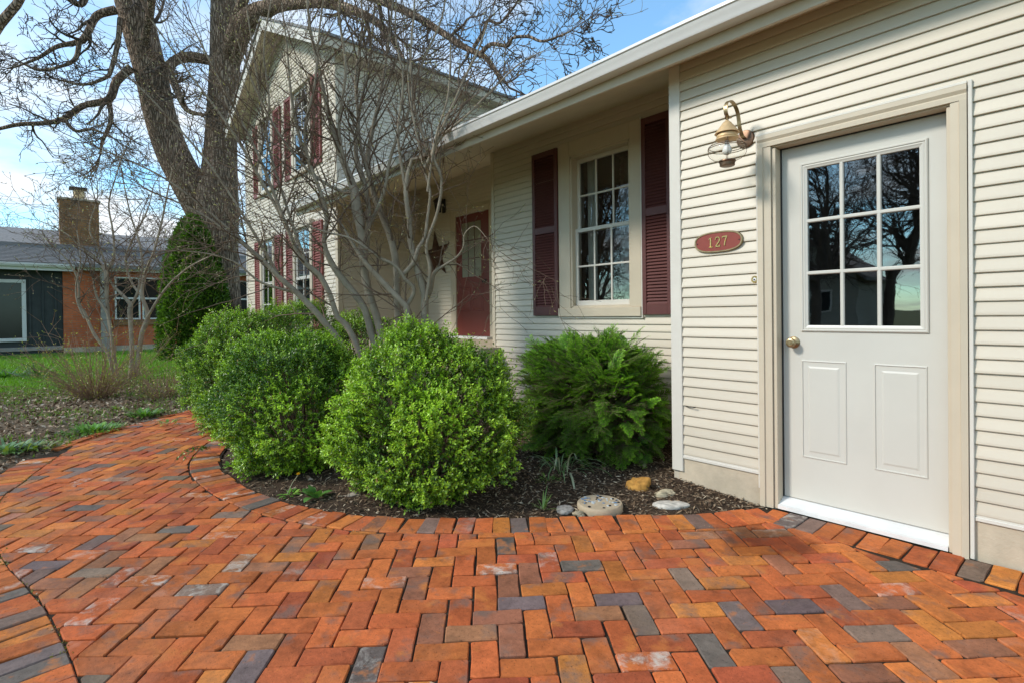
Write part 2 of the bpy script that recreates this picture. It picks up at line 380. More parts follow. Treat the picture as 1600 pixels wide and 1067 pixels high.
LKEEP = [np.concatenate([offset(BEDL, .1), offset(LEAFL, -.08)[::-1], offset(LEFTL, .14)[::-1], HEADL]), np.concatenate([BEDL, np.array([(-8.45, .0), (-8.45, 2.), (-1.3, .9), (-1.3, 0)])])]
sheet("leaf_bed", -13.6, 1.2, -6.5, 2.6, .06, leaf_h, LEAFSOIL, keep=lambda c: ((c[:, 1] < -2.7) | (c[:, 0] < -4.4)) & ~pip(c[:, :2], LKEEP[0]) & ~pip(c[:, :2], LKEEP[1]))
def lawn_h(X, Y): return .04+.03*np.clip((-X-14)/8, 0, 1)+fbm(X*.5, Y*.5, 9)*.012
sheet('lawn', -40, -12.0, -16, 14, .5, lawn_h, TURF)

# ================================================================== BRICK PATIO
def brick_mat():
    m, t, p = nodes('worn_clay_brick'); a = t.nodes.new('ShaderNodeAttribute'); a.attribute_name = 'tint'
    sd = t.nodes.new('ShaderNodeVectorMath'); sd.operation = 'SCALE'; sd.inputs[0].default_value = (31, 17, 23); t.links.new(a.outputs['Alpha'], sd.inputs['Scale'])
    ad = t.nodes.new('ShaderNodeVectorMath'); t.links.new(pos(t), ad.inputs[0]); t.links.new(sd.outputs[0], ad.inputs[1]); v = ad.outputs[0]
    n1 = noise(t, 9, 6, .65, v); n2 = noise(t, 55, 5, .65, v); n3 = noise(t, 14, 7, .7, v, .4)
    c = mixc(t, 1., a.outputs['Color'], ramp(t, n1, [(.25, .55), (.5, 1.), (.78, 1.32)]), 'MULTIPLY')
    c = mixc(t, 1., c, ramp(t, n2, [(.3, .82), (.7, 1.16)]), 'MULTIPLY')
    c = mixc(t, ramp(t, noise(t, 5, 6, .62, v), [(.55, 0.), (.66, .70)]), c, (.165, .115, .09))
    c = mixc(t, ramp(t, noise(t, 7, 5, .6, v, .3), [(.30, .8), (.42, 0.)]), c, (.56, .18, .042))
    c = mixc(t, ramp(t, noise(t, 2.2, 6, .65, pos(t)), [(.52, 0.), (.78, .20)]), c, (.40, .30, .22))          # burnt grey patches
    al = ramp(t, a.outputs['Alpha'], [(.90, 0.), (.99, 1.)])
    sp = ramp(t, n3, [(.48, 0.), (.66, .85)]); f = t.nodes.new('ShaderNodeMath'); f.operation = 'MULTIPLY'; t.links.new(al, f.inputs[0]); t.links.new(sp, f.inputs[1])
    c = mixc(t, f.outputs[0], c, (.62, .55, .46))                                                        # lime bloom
    sx_ = t.nodes.new('ShaderNodeVectorMath'); sx_.operation = 'SUBTRACT'; sx_.inputs[1].default_value = (-1.12, -.52, 0); t.links.new(pos(t), sx_.inputs[0])
    ln_ = t.nodes.new('ShaderNodeVectorMath'); ln_.operation = 'LENGTH'; t.links.new(sx_.outputs[0], ln_.inputs[0]); dm = t.nodes.new('ShaderNodeMath'); dm.operation = 'MULTIPLY_ADD'; dm.inputs[1].default_value = .5; t.links.new(noise(t, 4, 5, .6, pos(t)), dm.inputs[0]); t.links.new(ln_.outputs['Value'], dm.inputs[2])
    c = mixc(t, 1., c, ramp(t, dm.outputs[0], [(.40, (.50, .42, .36)), (.52, (1, 1, 1))]), 'MULTIPLY')      # old damp stain by the door
    pit = ramp(t, noise(t, 130, 3, .6, v), [(.30, .45), (.39, 1.)]); c = mixc(t, 1., c, pit, 'MULTIPLY')
    t.links.new(c, p.inputs['Base Color']); t.links.new(ramp(t, n1, [(.3, .68), (.7, .9)]), p.inputs['Roughness']); p.inputs['Specular IOR Level'].default_value = .22
    h = mixc(t, .45, n2, noise(t, 150, 4, .7, v)); bump(t, p, h, .55, .006); return m
BRICKM = brick_mat()
def brick_tint():
    q = random.random(); k = U(.80, 1.18)
    if q < .54: c = (.50, .128, .036)
    elif q < .68: c = (.55, .175, .040)
    elif q < .82: c = (.42, .098, .036)
    elif q < .92: c = (.33, .135, .066)
    elif q < .97: c = (.215, .140, .098)
    else: c = (.165, .122, .104)
    return (c[0]*k, c[1]*k*U(.9, 1.1), c[2]*k, random.random())
def clip_half(poly, a, b):
    """keep the side to the right of a->b"""
    out = []; n = len(poly); ab = b-a
    f = lambda p: ab[0]*(p[1]-a[1])-ab[1]*(p[0]-a[0])
    for i in range(n):
        p, q = poly[i], poly[(i+1) % n]; fp, fq = f(p), f(q)
        if fp <= 0: out.append(p)
        if (fp < 0) != (fq < 0) and fp != fq: out.append(p+(q-p)*(fp/(fp-fq)))
    return out
def brick_geo(poly, z, tx, ty, cx, cy, deep=.06):
    """worn block: 38 faces or so from an outline with clipped corners"""
    n = len(poly); P = []
    for i in range(n):
        a, b, c = poly[i-1], poly[i], poly[(i+1) % n]; l1, l2 = np.linalg.norm(a-b), np.linalg.norm(c-b)
        big = .020 if random.random() < .05 else .0075; k1, k2 = min(U(.002, big), l1*.3), min(U(.002, big), l2*.3)
        P.append(b+(a-b)/max(l1, 1e-6)*k1); P.append(b+(c-b)/max(l2, 1e-6)*k2)
        if l2 > .13: P.append((b+c)/2+np.array([random.gauss(0, .0016), random.gauss(0, .0016)]))
    P = np.array(P); P = P+RNG.normal(0, .0009, P.shape); cc = P.mean(0); dr = cc-P; dl = np.linalg.norm(dr, axis=1)[:, None]
    P1 = P+dr/dl*.0042; m = len(P)
    zt = lambda Q: z+(Q[:, 0]-cx)*tx+(Q[:, 1]-cy)*ty
    V = np.concatenate([np.c_[P1, zt(P1)], np.c_[P, zt(P)-.0040], np.c_[P, zt(P)-deep]])
    Fc = [tuple(range(m))]
    for r in (0, 1):
        for i in range(m): Fc.append((r*m+i, (r+1)*m+i, (r+1)*m+(i+1) % m, r*m+(i+1) % m))
    return V, Fc
BR = []
def add_brick(poly, z=None, tilt=.010):
    poly = [np.array(p, float) for p in poly]
    ar = sum(poly[i-1][0]*poly[i][1]-poly[i][0]*poly[i-1][1] for i in range(len(poly)))/2
    if abs(ar) < .0007: return
    if ar < 0: poly = poly[::-1]
    c = sum(poly)/len(poly); z = random.gauss(0, .0019) if z is None else z
    V, Fc = brick_geo(poly, z, random.gauss(0, tilt), random.gauss(0, tilt), c[0], c[1])
    x, y, b = proj(np.array([c[0], c[1], 0.]))
    BR.append((V, Fc, brick_tint(), float(b), bool(b > .3 and -90 < x < 1690 and y < 1160)))
# herringbone field, laid along the line of sight
BYAW = YAW+math.radians(2.6); UNIT = .0962
e1 = np.array([cos(BYAW), sin(BYAW)]); e2 = np.array([-sin(BYAW), cos(BYAW)]); O0 = np.array([-1.3, -2.0])
EDGE = np.concatenate([REG, REG[:1]])
for iy in range(-40, 80):
    for ix in range(-60, 60):
        k = (ix-iy) % 4
        if k == 0: w_, h_ = 2, 1
        elif k == 3: w_, h_ = 1, 2
        else: continue
        wob = .0025*math.sin(ix*.31+iy*.17)
        c = O0+e1*UNIT*(ix+w_/2)+e2*UNIT*(iy+h_/2)+np.array([random.gauss(0, .0011), random.gauss(0, .0011)])+wob
        if not (-9 < c[0] < 1.2 and -3.6 < c[1] < .2): continue
        x, y, b = proj(np.array([c[0], c[1], 0.]))
        if not (b > .8 and -200 < x < 1800 and y < 1300): continue
        g_ = U(.0020, .0038); hw, hh = w_*UNIT/2-g_, h_*UNIT/2-g_; th = random.gauss(0, .009); ca, sa = cos(th), sin(th)
        poly = [c+e1*(p*ca-q*sa)+e2*(p*sa+q*ca) for p, q in ((-hw, -hh), (hw, -hh), (hw, hh), (-hw, hh))]
        ins = pip(poly+[c], REG)
        if not ins.any(): continue
        if not ins.all():
            # clip by the boundary lines next to this brick
            d = np.linalg.norm(EDGE-c, axis=1); near = np.where(d < .16)[0]
            picks = list(near[::3]) if len(near) else [int(d.argmin())]
            for i in picks:
                j = min(i+1, len(EDGE)-2); a_, b_ = EDGE[j], EDGE[j+1]
                tdir = (b_-a_)/max(np.linalg.norm(b_-a_), 1e-6); mid = a_
                if np.linalg.norm(b_-a_) > .3: mid = a_
                nrm = np.array([-tdir[1], tdir[0]]); test = mid+nrm*.02
                keepleft = pip([test], REG)[0]
                off_ = nrm*(.002 if keepleft else -.002)
                A, B = (mid+off_, mid+tdir+off_)
                if keepleft: A, B = B, A
                poly = clip_half(poly, A, B)
                if len(poly) < 3: break
            if len(poly) < 3: continue
        add_brick(poly)
# soldier course round the planting bed, left border, worn headers against the house
def course(L, d, pitch, gap=.005, length=.2, zf=None, skip=lambda p: False, jit=.012):
    s = np.r_[0, np.cumsum(np.linalg.norm(np.diff(L, axis=0), axis=1))]; t = 0
    while t < s[-1]-pitch:
        w_ = pitch*U(.94, 1.06); i0 = np.array([np.interp(t, s, L[:, k]) for k in (0, 1)]); i1 = np.array([np.interp(t+w_, s, L[:, k]) for k in (0, 1)])
        td = unit(i1-i0); nr = np.array([-td[1], td[0]])*np.sign(d); ln = length*U(.94, 1.03); a = random.gauss(0, jit)
        q0, q1 = i0+td*gap/2, i1-td*gap/2; sk = td*a
        if not skip(i0): add_brick([q0+nr*.0025, q1+nr*.0025, q1+nr*ln+sk, q0+nr*ln+sk], None if zf is None else zf(), .016)
        t += w_
course(BEDL[:len(BEDL)*78//100], -1, .101, length=.205)
course(LEFTL[18:], 1, .092, length=.215)
course(LEAFL[4:-12], 1, .20, length=.09, zf=lambda: random.gauss(.003, .006), jit=.02)
course(np.array([(-1.31, -.024), (-.5, -.024), (1.3, -.012)]), -1, .097, length=.232, zf=lambda: random.gauss(.0, .002), jit=.004)
patio = bpy.data.objects.new('brick_patio', None); COL.objects.link(patio); patio['kind'] = 'structure'
sm = MB(); sm.v = [(x, y, -.0085) for x, y in TOTAL]; sm.f = [tuple(range(len(TOTAL)))]
sbm = bmesh.new(); [sbm.verts.new(v) for v in sm.v]; sbm.faces.new(sbm.verts); bmesh.ops.triangulate(sbm, faces=sbm.faces[:]); sme = bpy.data.meshes.new('bedding_sand'); sbm.to_mesh(sme); sbm.free()
link('bedding_sand', sme, SAND, patio)
BR.sort(key=lambda b: (not b[4], b[3]))
def brick_mesh(items):
    V = []; Fc = []; T = []
    for v, f, t, *_ in items:
        o = len(V); V += v.tolist(); Fc += [tuple(i+o for i in q) for q in f]; T += [t]*len(v)
    me = bpy.data.meshes.new('brick'); me.from_pydata(V, [], Fc); me.update()
    a = me.color_attributes.new('tint', 'FLOAT_COLOR', 'POINT'); a.data.foreach_set('color', np.array(T, np.float32).ravel()); return me
for it in BR[:300]: link('brick', brick_mesh([it]), BRICKM, patio)
link('brick', brick_mesh(BR[300:]), BRICKM, patio, kind='stuff')
print('bricks', len(BR))

# ================================================================== THE HOUSE
house = thing('house', 'cream vinyl-sided house with maroon shutters, a long low porch roof and a two-storey gabled wing', 'house', (-4, 2, 0))
DW, YG, YP, XS = .82, .48, 2.05, -8.46
EX = .065
def siding(part, m, fn, s0, s1, z0, z1, holes=(), e=EX, name='siding_board', joined=False, limits=None, kind_part=None):
    """courses of lapped boards on the wall 'part'; fn(s, out, z) gives the place"""
    allb = MB(); n = int(math.ceil((z1-z0)/e))
    for i in range(n):
        za = z0+i*e; zb = min(za+e, z1+.002); zm = (za+zb)/2
        a0, a1 = (s0, s1) if limits is None else limits(zm)
        spans = [(a0, a1)]
        for (ha, hb, hz0, hz1) in holes:
            if hz0 < zm < hz1:
                spans = [t for (p, q) in spans for t in ((p, min(q, ha)), (max(p, hb), q)) if t[1]-t[0] > .01]
        if not joined:
            sp2 = []
            for (p, q) in spans:
                while q-p > 1.5 and random.random() < .75:
                    k = p+U(.5, .9)*(q-p)*.9; sp2.append((p, k)); p = k
                sp2.append((p, q))
            spans = sp2
        for (p, q) in spans:
            if q-p < .01: continue
            mb = allb if joined else MB(); w = random.gauss(0, .0010)
            prof = [(.0005, zb-.0055), (.0035, zb-.0062), (.0128+w, za+.012), (.0135+w, za+.003), (.0127+w, za), (.0005, za)]
            mb.extr(prof, lambda o_, z, t: fn(t, o_, z), p, q)
            if not joined: obj(name, mb, m, part)
    if joined: obj(name, allb, m, part, kind='stuff')
def wallbox(name, x0, x1, y0, y1, z0, z1, m=SIDING): return obj(name, MB().box(x0, x1, y0, y1, z0, z1, 0), m, house)

# ---- front (door) wall, facing the patio
DX0, DX1 = -1.381, -.433                       # outer edges of the door casing
ZSB = .205
wb = MB()
for (a, b, c, d) in ((-1.97, -1.31, -.1, 2.9), (-.49, 3.2, -.1, 2.9), (-1.31, -.49, 2.11, 2.9)): wb.box(a, b, .0, .16, c, d, 0)
fw = obj('front_wall', wb, SIDING, house)
fY = lambda s, o, z: (s, -o, z)
siding(fw, SIDING, fY, -1.895, 3.2, ZSB, 2.85, holes=[(DX0+.004, -.414, -1, 2.18)])
obj('foundation', MB().box(-1.93, -1.30, -.006, .1, -.12, .176, .004), CONC, house)
obj('foundation', MB().box(-.44, 3.2, -.006, .1, -.12, .176, .004), CONC, house)
obj('starter_strip', MB().box(-1.895, DX0, -.017, 0, .176, .196, .003).box(-1.895, DX0, -.010, 0, .196, .205, .001), TRIMW, house)
obj('starter_strip', MB().box(-.414, 3.2, -.017, 0, .176, .196, .003).box(-.414, 3.2, -.010, 0, .196, .205, .001), TRIMW, house)
obj('corner_board', MB().box(-1.974, -1.893, -.020, .0, .088, 2.82, .003).box(-1.974, -1.955, .0, .08, .088, 2.82, .003), TRIMW, house)
# return wall between the front wall and the recessed window wall
obj('return_wall', MB().box(-1.97, -1.82, .162, DW+.1, -.1, 2.9, 0), SIDING, house)
# ---- door casing, j-channel, jambs, sill, door
def casing_leg(x0, x1, z0, z1, y=-.032):
    mb = MB(); inner = x1 if x0 == DX0 else x0
    w = x1-x0
    # stepped moulding profile across x
    pr = [(0, 0), (0, y), (w*.42, y-.004), (w*.46, y+.005), (w, y+.007), (w, 0)]
    if x0 != DX0: pr = [(w-a, b) for a, b in pr]
    mb.extr(pr, lambda p, q, t: (x0+p, q, t), z0, z1); return mb
obj('door_casing', casing_leg(DX0, -1.3075, 0.0, 2.1035), TRIM, house)
obj('door_casing', casing_leg(-.4935, DX1, -.005, 2.1035), TRIM, house)
mb = MB(); pr = [(0, 2.1045), (-.030, 2.1045), (-.031, 2.128), (-.027, 2.134), (-.036, 2.15), (-.036, 2.1736), (0, 2.1736)]
mb.extr(pr, lambda y, z, t: (t, y, z), DX0, DX1); obj('door_casing', mb, TRIM, house)
obj('j_channel', MB().box(DX1+.003, -.414, -.026, 0, .0, 2.190, .002).box(DX0-.012, DX0-.002, -.024, 0, .1, 2.176, .002).box(DX0-.012, DX1+.001, -.026, -.001, 2.1765, 2.190, .002), TRIMW, house)
obj('door_jamb', MB().box(-1.306, -1.285, -.012, .12, .0, 2.092, .002).box(-.509, -.488, -.012, .12, .0, 2.092, .002).box(-1.306, -.488, -.012, .12, 2.096, 2.115, .002), TRIM, house)
obj('weatherstrip', MB().box(-1.284, -1.2805, .055, .115, .06, 2.094, 0).box(-.5105, -.5095, .055, .115, .06, 2.094, 0).box(-1.284, -.510, .058, .115, 2.0905, 2.0955, 0), IRON, house)
mb = MB(); mb.extr([(.12, .030), (.12, .058), (.065, .056), (.045, .050), (.0, .028), (-.02, .024), (-.02, .004), (.12, .004)], lambda y, z, t: (t, y, z), -1.2845, -.5105)
obj('door_sill', mb, SILLM, house)
D0, D1, DZ0, DZ1, DY = -1.2800, -.5110, .0605, 2.090, .070
GX0, GX1, GZ0, GZ1 = -1.150, -.621, 1.057, 1.958
mb = MB()
mb.box(D0, GX0, DY, DY+.045, DZ0, DZ1, 0).box(GX1, D1, DY, DY+.045, DZ0, DZ1, 0)
mb.box(GX0, GX1, DY, DY+.045, GZ1, DZ1, 0).box(GX0, GX1, DY, DY+.045, DZ0, GZ0, 0)
door = obj('door', mb, DOORM, house)
mb = MB()
def ringrect(x0, x1, z0, z1, y): return [(x0, y, z0), (x1, y, z0), (x1, y, z1), (x0, y, z1)]
a, b, c, d = GX0-.030, GX1+.030, GZ0-.030, GZ1+.030
mb.loft([ringrect(a+i, b-i, c+i, d-i, DY-o) for i, o in ((0, 0), (.001, .007), (.006, .011), (.011, .011), (.014, .006), (.020, .008), (.027, .004), (.036, .001), (.036, -.02))], close=False)
obj('glazing_frame', mb, DOORM, door)
pw, ph = (GX1-GX0-.012)/3, (GZ1-GZ0-.012)/3
px0, pz0 = GX0+.006, GZ0+.006
mb = MB()
for i in (1, 2):
    xm = px0+pw*i; mb.extr([(-.010, 0), (-.0105, -.004), (-.006, -.010), (.006, -.010), (.0105, -.004), (.010, 0)], lambda p, q, t: (xm+p, DY+.008+q, t), GZ0, GZ1)
    obj('muntin', mb, DOORM, door); mb = MB()
    zm = pz0+ph*i; mb.extr([(-.010, 0), (-.0105, -.0045), (-.006, -.0105), (.006, -.0105), (.0105, -.0045), (.010, 0)], lambda p, q, t: (t, DY+.008+q, zm+p), GX0, GX1)
    obj('muntin', mb, DOORM, door); mb = MB()
for i in range(3):
    for j in range(3):
        q = MB(); x0, z0 = px0+pw*i, pz0+ph*j; tl = random.gauss(0, .0006)
        q.add([(x0, DY+.012+tl, z0), (x0+pw, DY+.012-tl, z0), (x0+pw, DY+.012-tl, z0+ph), (x0, DY+.012+tl, z0+ph)], [(0, 1, 2, 3)])
        obj('pane', q, PANE, door, fix=False)
for (x0, x1) in ((-1.181, -.953), (-.826, -.599)):
    q = MB(); q.loft([ringrect(x0+i, x1-i, .308+i, .866-i, DY-o) for i, o in ((0, 0), (.002, .004), (.006, .005), (.010, -.003), (.020, -.004), (.024, -.003), (.044, .003), (.046, .003))])
    obj('panel', q, DOORM, door)
kM = Matrix.Translation((-1.222, DY, .965)) @ Matrix.Rotation(pi/2, 4, 'X')
q = MB(); q.lathe([(.0335, 0), (.0335, .004), (.030, .008), (.018, .010), (.012, .014), (.012, .026), (.019, .032), (.0265, .042), (.0275, .050), (.024, .058), (.015, .0615), (.0145, .060), (.008, .060), (.0075, .0625), (.001, .0625)], 28, kM)
obj('knob', q, ABRASS, door, smooth=40)
def room(x0, x1, y0, y1, z0, z1):
    return MB().add([(x0, y0, z0), (x1, y0, z0), (x1, y1, z0), (x0, y1, z0), (x0, y0, z1), (x1, y0, z1), (x1, y1, z1), (x0, y1, z1)], [(0, 1, 2, 3), (4, 5, 6, 7), (0, 3, 7, 4), (1, 2, 6, 5), (3, 2, 6, 7)])
obj('interior', room(-1.31, -.49, .118, 2.4, .0, 2.11), DARKIN, house)

# ---- recessed window wall
WL = float(onY(770, 400, DW)[0])                    # its left end
cx0, cx1 = float(onY(875.0, 360, DW)[0]), float(onY(1003.3, 340, DW)[0]); cz1 = float(onY(1001.5, 185.3, DW)[2]); cz0 = float(onY(876, 495.5, DW)[2])
ox0, ox1 = cx0+.155, cx1-.115; oz0, oz1 = cz0+.10, cz1-.155          # opening
wb = MB()
for (a, b, c, d) in ((WL, ox0, -.1, 3.08), (ox1, -1.83, -.1, 3.08), (ox0, ox1, -.1, oz0), (ox0, ox1, oz1, 3.08)): wb.box(a, b, DW, DW+.14, c, d, 0)
ww = obj('window_wall', wb, SIDING, house)
siding(ww, SIDING, lambda s, o, z: (s, DW-o, z), WL+.05, -1.82, cz0-.005-EX*16, 3.06, holes=[(cx0+.004, cx1-.004, cz0+.02, cz1)])
obj('corner_board', MB().box(WL-.004, WL+.052, DW-.018, DW, .0, 3.06, .003).box(WL-.004, WL+.02, DW, DW+.06, 0, 3.06, .003), TRIM, house)
win = MB()
t_ = DW-.024
win.box(cx0, ox0, t_, DW, cz0+.085, cz1, .004).box(ox1, cx1, t_, DW, cz0+.085, cz1, .004).box(ox0, ox1, t_+.001, DW, oz1, cz1-.0015, .003)
window = obj('window', win, TRIM, house)
obj('sill', MB().box(cx0-.002, cx1+.002, DW-.042, DW+.05, cz0, cz0+.086, .004), TRIM, window)
obj('drip_channel', MB().box(cx0-.006, cx1+.018, DW-.024, DW, cz0-.018, cz0-.003, .002).box(cx1+.003, cx1+.016, DW-.030, DW, cz0-.018, cz1, .002), TRIMW, window)
# frame liner and sashes
obj('jamb_liner', MB().box(ox0, ox0+.022, DW-.012, DW+.13, oz0, oz1, .002).box(ox1-.022, ox1, DW-.012, DW+.13, oz0, oz1, .002).box(ox0, ox1, DW-.012, DW+.13, oz1-.022, oz1, .002).box(ox0, ox1, DW-.005, DW+.13, oz0-.014, oz0+.010, .002), TRIM, window)
sx0, sx1 = ox0+.022, ox1-.022; zmid = float(onY(940, 356, DW+.05)[2])
def sash(y, z0, z1, railb, railt, st_, mw, parent):
    f = MB(); f.box(sx0, sx0+st_, y, y+.03, z0, z1, .003).box(sx1-st_, sx1, y, y+.03, z0, z1, .003).box(sx0+st_, sx1-st_, y+.0007, y+.03, z0, z0+railb, .002).box(sx0+st_, sx1-st_, y+.0007, y+.03, z1-railt, z1, .002)
    so = obj('sash', f, TRIMW, parent)
    gx0, gx1, gz0, gz1 = sx0+st_, sx1-st_, z0+railb, z1-railt
    for i in (1, 2):
        x = gx0+(gx1-gx0)*i/3; obj('muntin', MB().box(x-mw, x+mw, y+.006, y+.022, gz0, gz1, .002), TRIMW, parent)
    z = (gz0+gz1)/2; obj('muntin', MB().box(gx0, gx1, y+.0052, y+.0215, z-mw, z+mw, .002), TRIMW, parent)
    for i in range(3):
        for j in range(2):
            xa, xb = gx0+(gx1-gx0)*i/3, gx0+(gx1-gx0)*(i+1)/3; za, zb = gz0+(gz1-gz0)*j/2, gz0+(gz1-gz0)*(j+1)/2; tl = random.gauss(0, .0008)
            obj('pane', MB().add([(xa, y+.014+tl, za), (xb, y+.014-tl, za), (xb, y+.014-tl, zb), (xa, y+.014+tl, zb)], [(0, 1, 2, 3)]), PANE2, parent, fix=False)
sash(DW+.035, oz0+.010, zmid+.02, .050, .036, .034, .009, window)
sash(DW+.070, zmid-.02, oz1-.022, .040, .040, .034, .009, window)
obj('interior', room(ox0-.3, ox1+.3, DW+.135, DW+2.2, oz0-.4, oz1+.3), BROOM, house)
# curtain edges inside the window
cm = MB()
for (xa, xb) in ((sx0+.03, sx0+.14), (sx1-.075, sx1-.02)):
    n = 14; V = []
    for i in range(n+1):
        x = xa+(xb-xa)*i/n; y = DW+.20+.014*sin(i*1.9); V += [(x, y, oz0-.05), (x, y+.004*sin(i*3.1), oz1)]
    cm.add(V, [(2*i, 2*i+2, 2*i+3, 2*i+1) for i in range(n)])
obj('curtain', cm, CURT, house, smooth=True)
def shutter(x0, x1, z0, z1, y, m, nsl, out=.028, midz=.52, joined=False, st_=.042):
    mb = MB(); o = y-out
    mz = z0+(z1-z0)*midz
    mb.box(x0, x0+st_, o, y, z0, z1, .003).box(x1-st_, x1, o, y, z0, z1, .003)
    rails = [(z0, z0+.095), (mz-.035, mz+.035), (z1-.06, z1)]
    for a, b in rails: mb.box(x0+st_, x1-st_, o+.002, y, a, b, .002)
    mb.box(x0+st_, x1-st_, y-.003, y-.001, z0, z1, 0)
    so = obj('shutter', mb, m, house); base = MB(); zz_ = []
    for (a, b) in ((rails[0][1], rails[1][0]), (rails[1][1], rails[2][0])):
        k = max(3, int(nsl*(b-a)/(z1-z0))); p = (b-a)/k
        for i in range(k): zz_.append((a+p*(i+.5), p))
    p = zz_[0][1]; pr = [(-.001, -p*.56), (-.001-.004, -p*.56), (-out+.004+.003, p*.30), (-out+.007+.003, p*.42), (0.002, p*.0)]
    pr = [(out*-.86, -p*.50), (out*-.80, -p*.62), (out*-.10, p*.40), (out*-.16, p*.52)]
    if joined:
        for z, _ in zz_: base.extr(pr, lambda a, b, t: (t, y+a, z+b), x0+st_, x1-st_)
        obj('slat', base, m, so, kind='stuff')
    else:
        base.extr(pr, lambda a, b, t: (t-(x0+x1)/2, a, b), x0+st_, x1-st_); s0 = obj('slat', base, m, None); me = s0.data
        for i, (z, _) in enumerate(zz_):
            s = s0 if i == 0 else s0.copy()
            if i: COL.objects.link(s)
            s.parent = so; s.location = Vector(((x0+x1)/2, y, z))-wpos(so)
    return so
shz1 = float(onY(873.4, 232, DW)[2]); shz0 = float(onY(837.8, 493.7, DW)[2])
shutter(float(onY(835.5, 360, DW)[0]), cx0-.006, shz0, shz1, DW-.012, SHUT, 62)
shutter(cx1+.020, -2.46, shz0, shz1, DW-.012, SHUT, 62)

# ---- porch: side wall of the wing, back wall with the red door
PZ = .70
wing_side = wallbox('wing_side_wall', XS-.12, XS, YG+.001, 8.0, -.1, 5.55)
siding(wing_side, SIDING, lambda s, o, z: (XS+o, s, z), YG+.06, YP, .4, 3.4, joined=True)
siding(wing_side, SIDING, lambda s, o, z: (XS+o, s, z), YG+.06, 8.0, 3.0, 5.5, joined=True)
back = wallbox('porch_back_wall', XS, WL+1, YP, YP+.12, -.1, 3.75)
rd0, rd1 = float(onY(714.5, 430, YP)[0]), float(onY(766, 430, YP)[0]); rz0 = float(onY(718, 524, YP)[2]); rz1 = float(onY(716, 340, YP)[2])
siding(back, SIDING, lambda s, o, z: (s, YP-o, z), XS, WL+1, .4, 3.7, holes=[(rd0-.13, rd1+.14, 0, rz1+.11)], joined=True)
obj('porch_end_wall', MB().box(WL+.0, WL+.14, DW+.142, YP, -.1, 3.1, 0), SIDING, house)
obj('porch_floor', MB().box(XS, WL+.14, YG, YP, -.1, rz0-.04, .004), CONC, house)
obj('porch_step', MB().box(rd0-.1, rd1+.1, YP-.16, YP, rz0-.04, rz0-.004, .004), SILLM, house)
pc = MB().box(rd0-.13, rd0-.01, YP-.03, YP, rz0-.02, rz1+.10, .004).box(rd1+.01, rd1+.13, YP-.03, YP, rz0-.02, rz1+.10, .004).box(rd0-.01, rd1+.01, YP-.029, YP, rz1+.01, rz1+.098, .003)
obj('porch_door_casing', pc, TRIM, house)
obj('porch_door_casing', MB().box(rd0-.165, rd0-.134, YP-.02, YP, rz0-.02, rz1+.12, .003), TRIM, house)
rw, rh = rd1-rd0, rz1-rz0; gx0, gx1 = rd0+.17*rw, rd0+.76*rw; gz0, gz1 = rz0+.485*rh, rz1-.065*rh
mb = MB().box(rd0, gx0, YP-.012, YP-.002, rz0, rz1, .002).box(gx1, rd1-.05, YP-.012, YP-.002, rz0, rz1, .002).box(gx0, gx1, YP-.0115, YP-.002, rz0, gz0, .0).box(gx0, gx1, YP-.0115, YP-.002, gz1, rz1, 0)
mb.box(rd1-.045, rd1, YP-.02, YP-.002, rz0, rz1, .002)
rdoor = obj('porch_door', mb, REDD, house); rdoor['label'] = 'dark red six-panel entry door under the porch'
rdoor['label'] = 'dark red half-glazed entry door'
for i in range(3):
    for j in range(3):
        xa, xb = gx0+(gx1-gx0)*i/3, gx0+(gx1-gx0)*(i+1)/3; za, zb = gz0+(gz1-gz0)*j/3, gz0+(gz1-gz0)*(j+1)/3
        obj('pane', MB().add([(xa, YP-.006, za), (xb, YP-.006, za), (xb, YP-.006, zb), (xa, YP-.006, zb)], [(0, 1, 2, 3)]), PANE, rdoor, fix=False)
for i in (1, 2):
    x = gx0+(gx1-gx0)*i/3; obj('muntin', MB().box(x-.006, x+.006, YP-.010, YP-.003, gz0, gz1, .001), SHUT, rdoor)
    z = gz0+(gz1-gz0)*i/3; obj('muntin', MB().box(gx0, gx1, YP-.0105, YP-.0035, z-.006, z+.006, .001), SHUT, rdoor)
mid = (rd0+rd1-.05)/2
for (xa, xb) in ((rd0+.13*rw, mid-.035), (mid+.035, rd1-.05-.13*rw)):
    q = MB(); q.loft([ringrect(xa+i, xb-i, rz0+.20*rh+i, rz0+.40*rh-i, YP-.012-o) for i, o in ((0, 0), (.006, .006), (.016, -.004), (.03, -.003), (.05, .004))]); obj('panel', q, REDD, rdoor)
q = MB(); q.lathe([(.03, 0), (.03, .006), (.011, .012), (.011, .03), (.024, .04), (.027, .05), (.018, .06), (.001, .062)], 16, Matrix.Translation((rd1-.11, YP-.012, rz0+.44*rh)) @ Matrix.Rotation(pi/2, 4, 'X')); obj('knob', q, IRON, rdoor, smooth=40)
obj('interior', room(rd0, rd1, YP-.001, YP+.1, rz0, rz1), DARKIN, house)

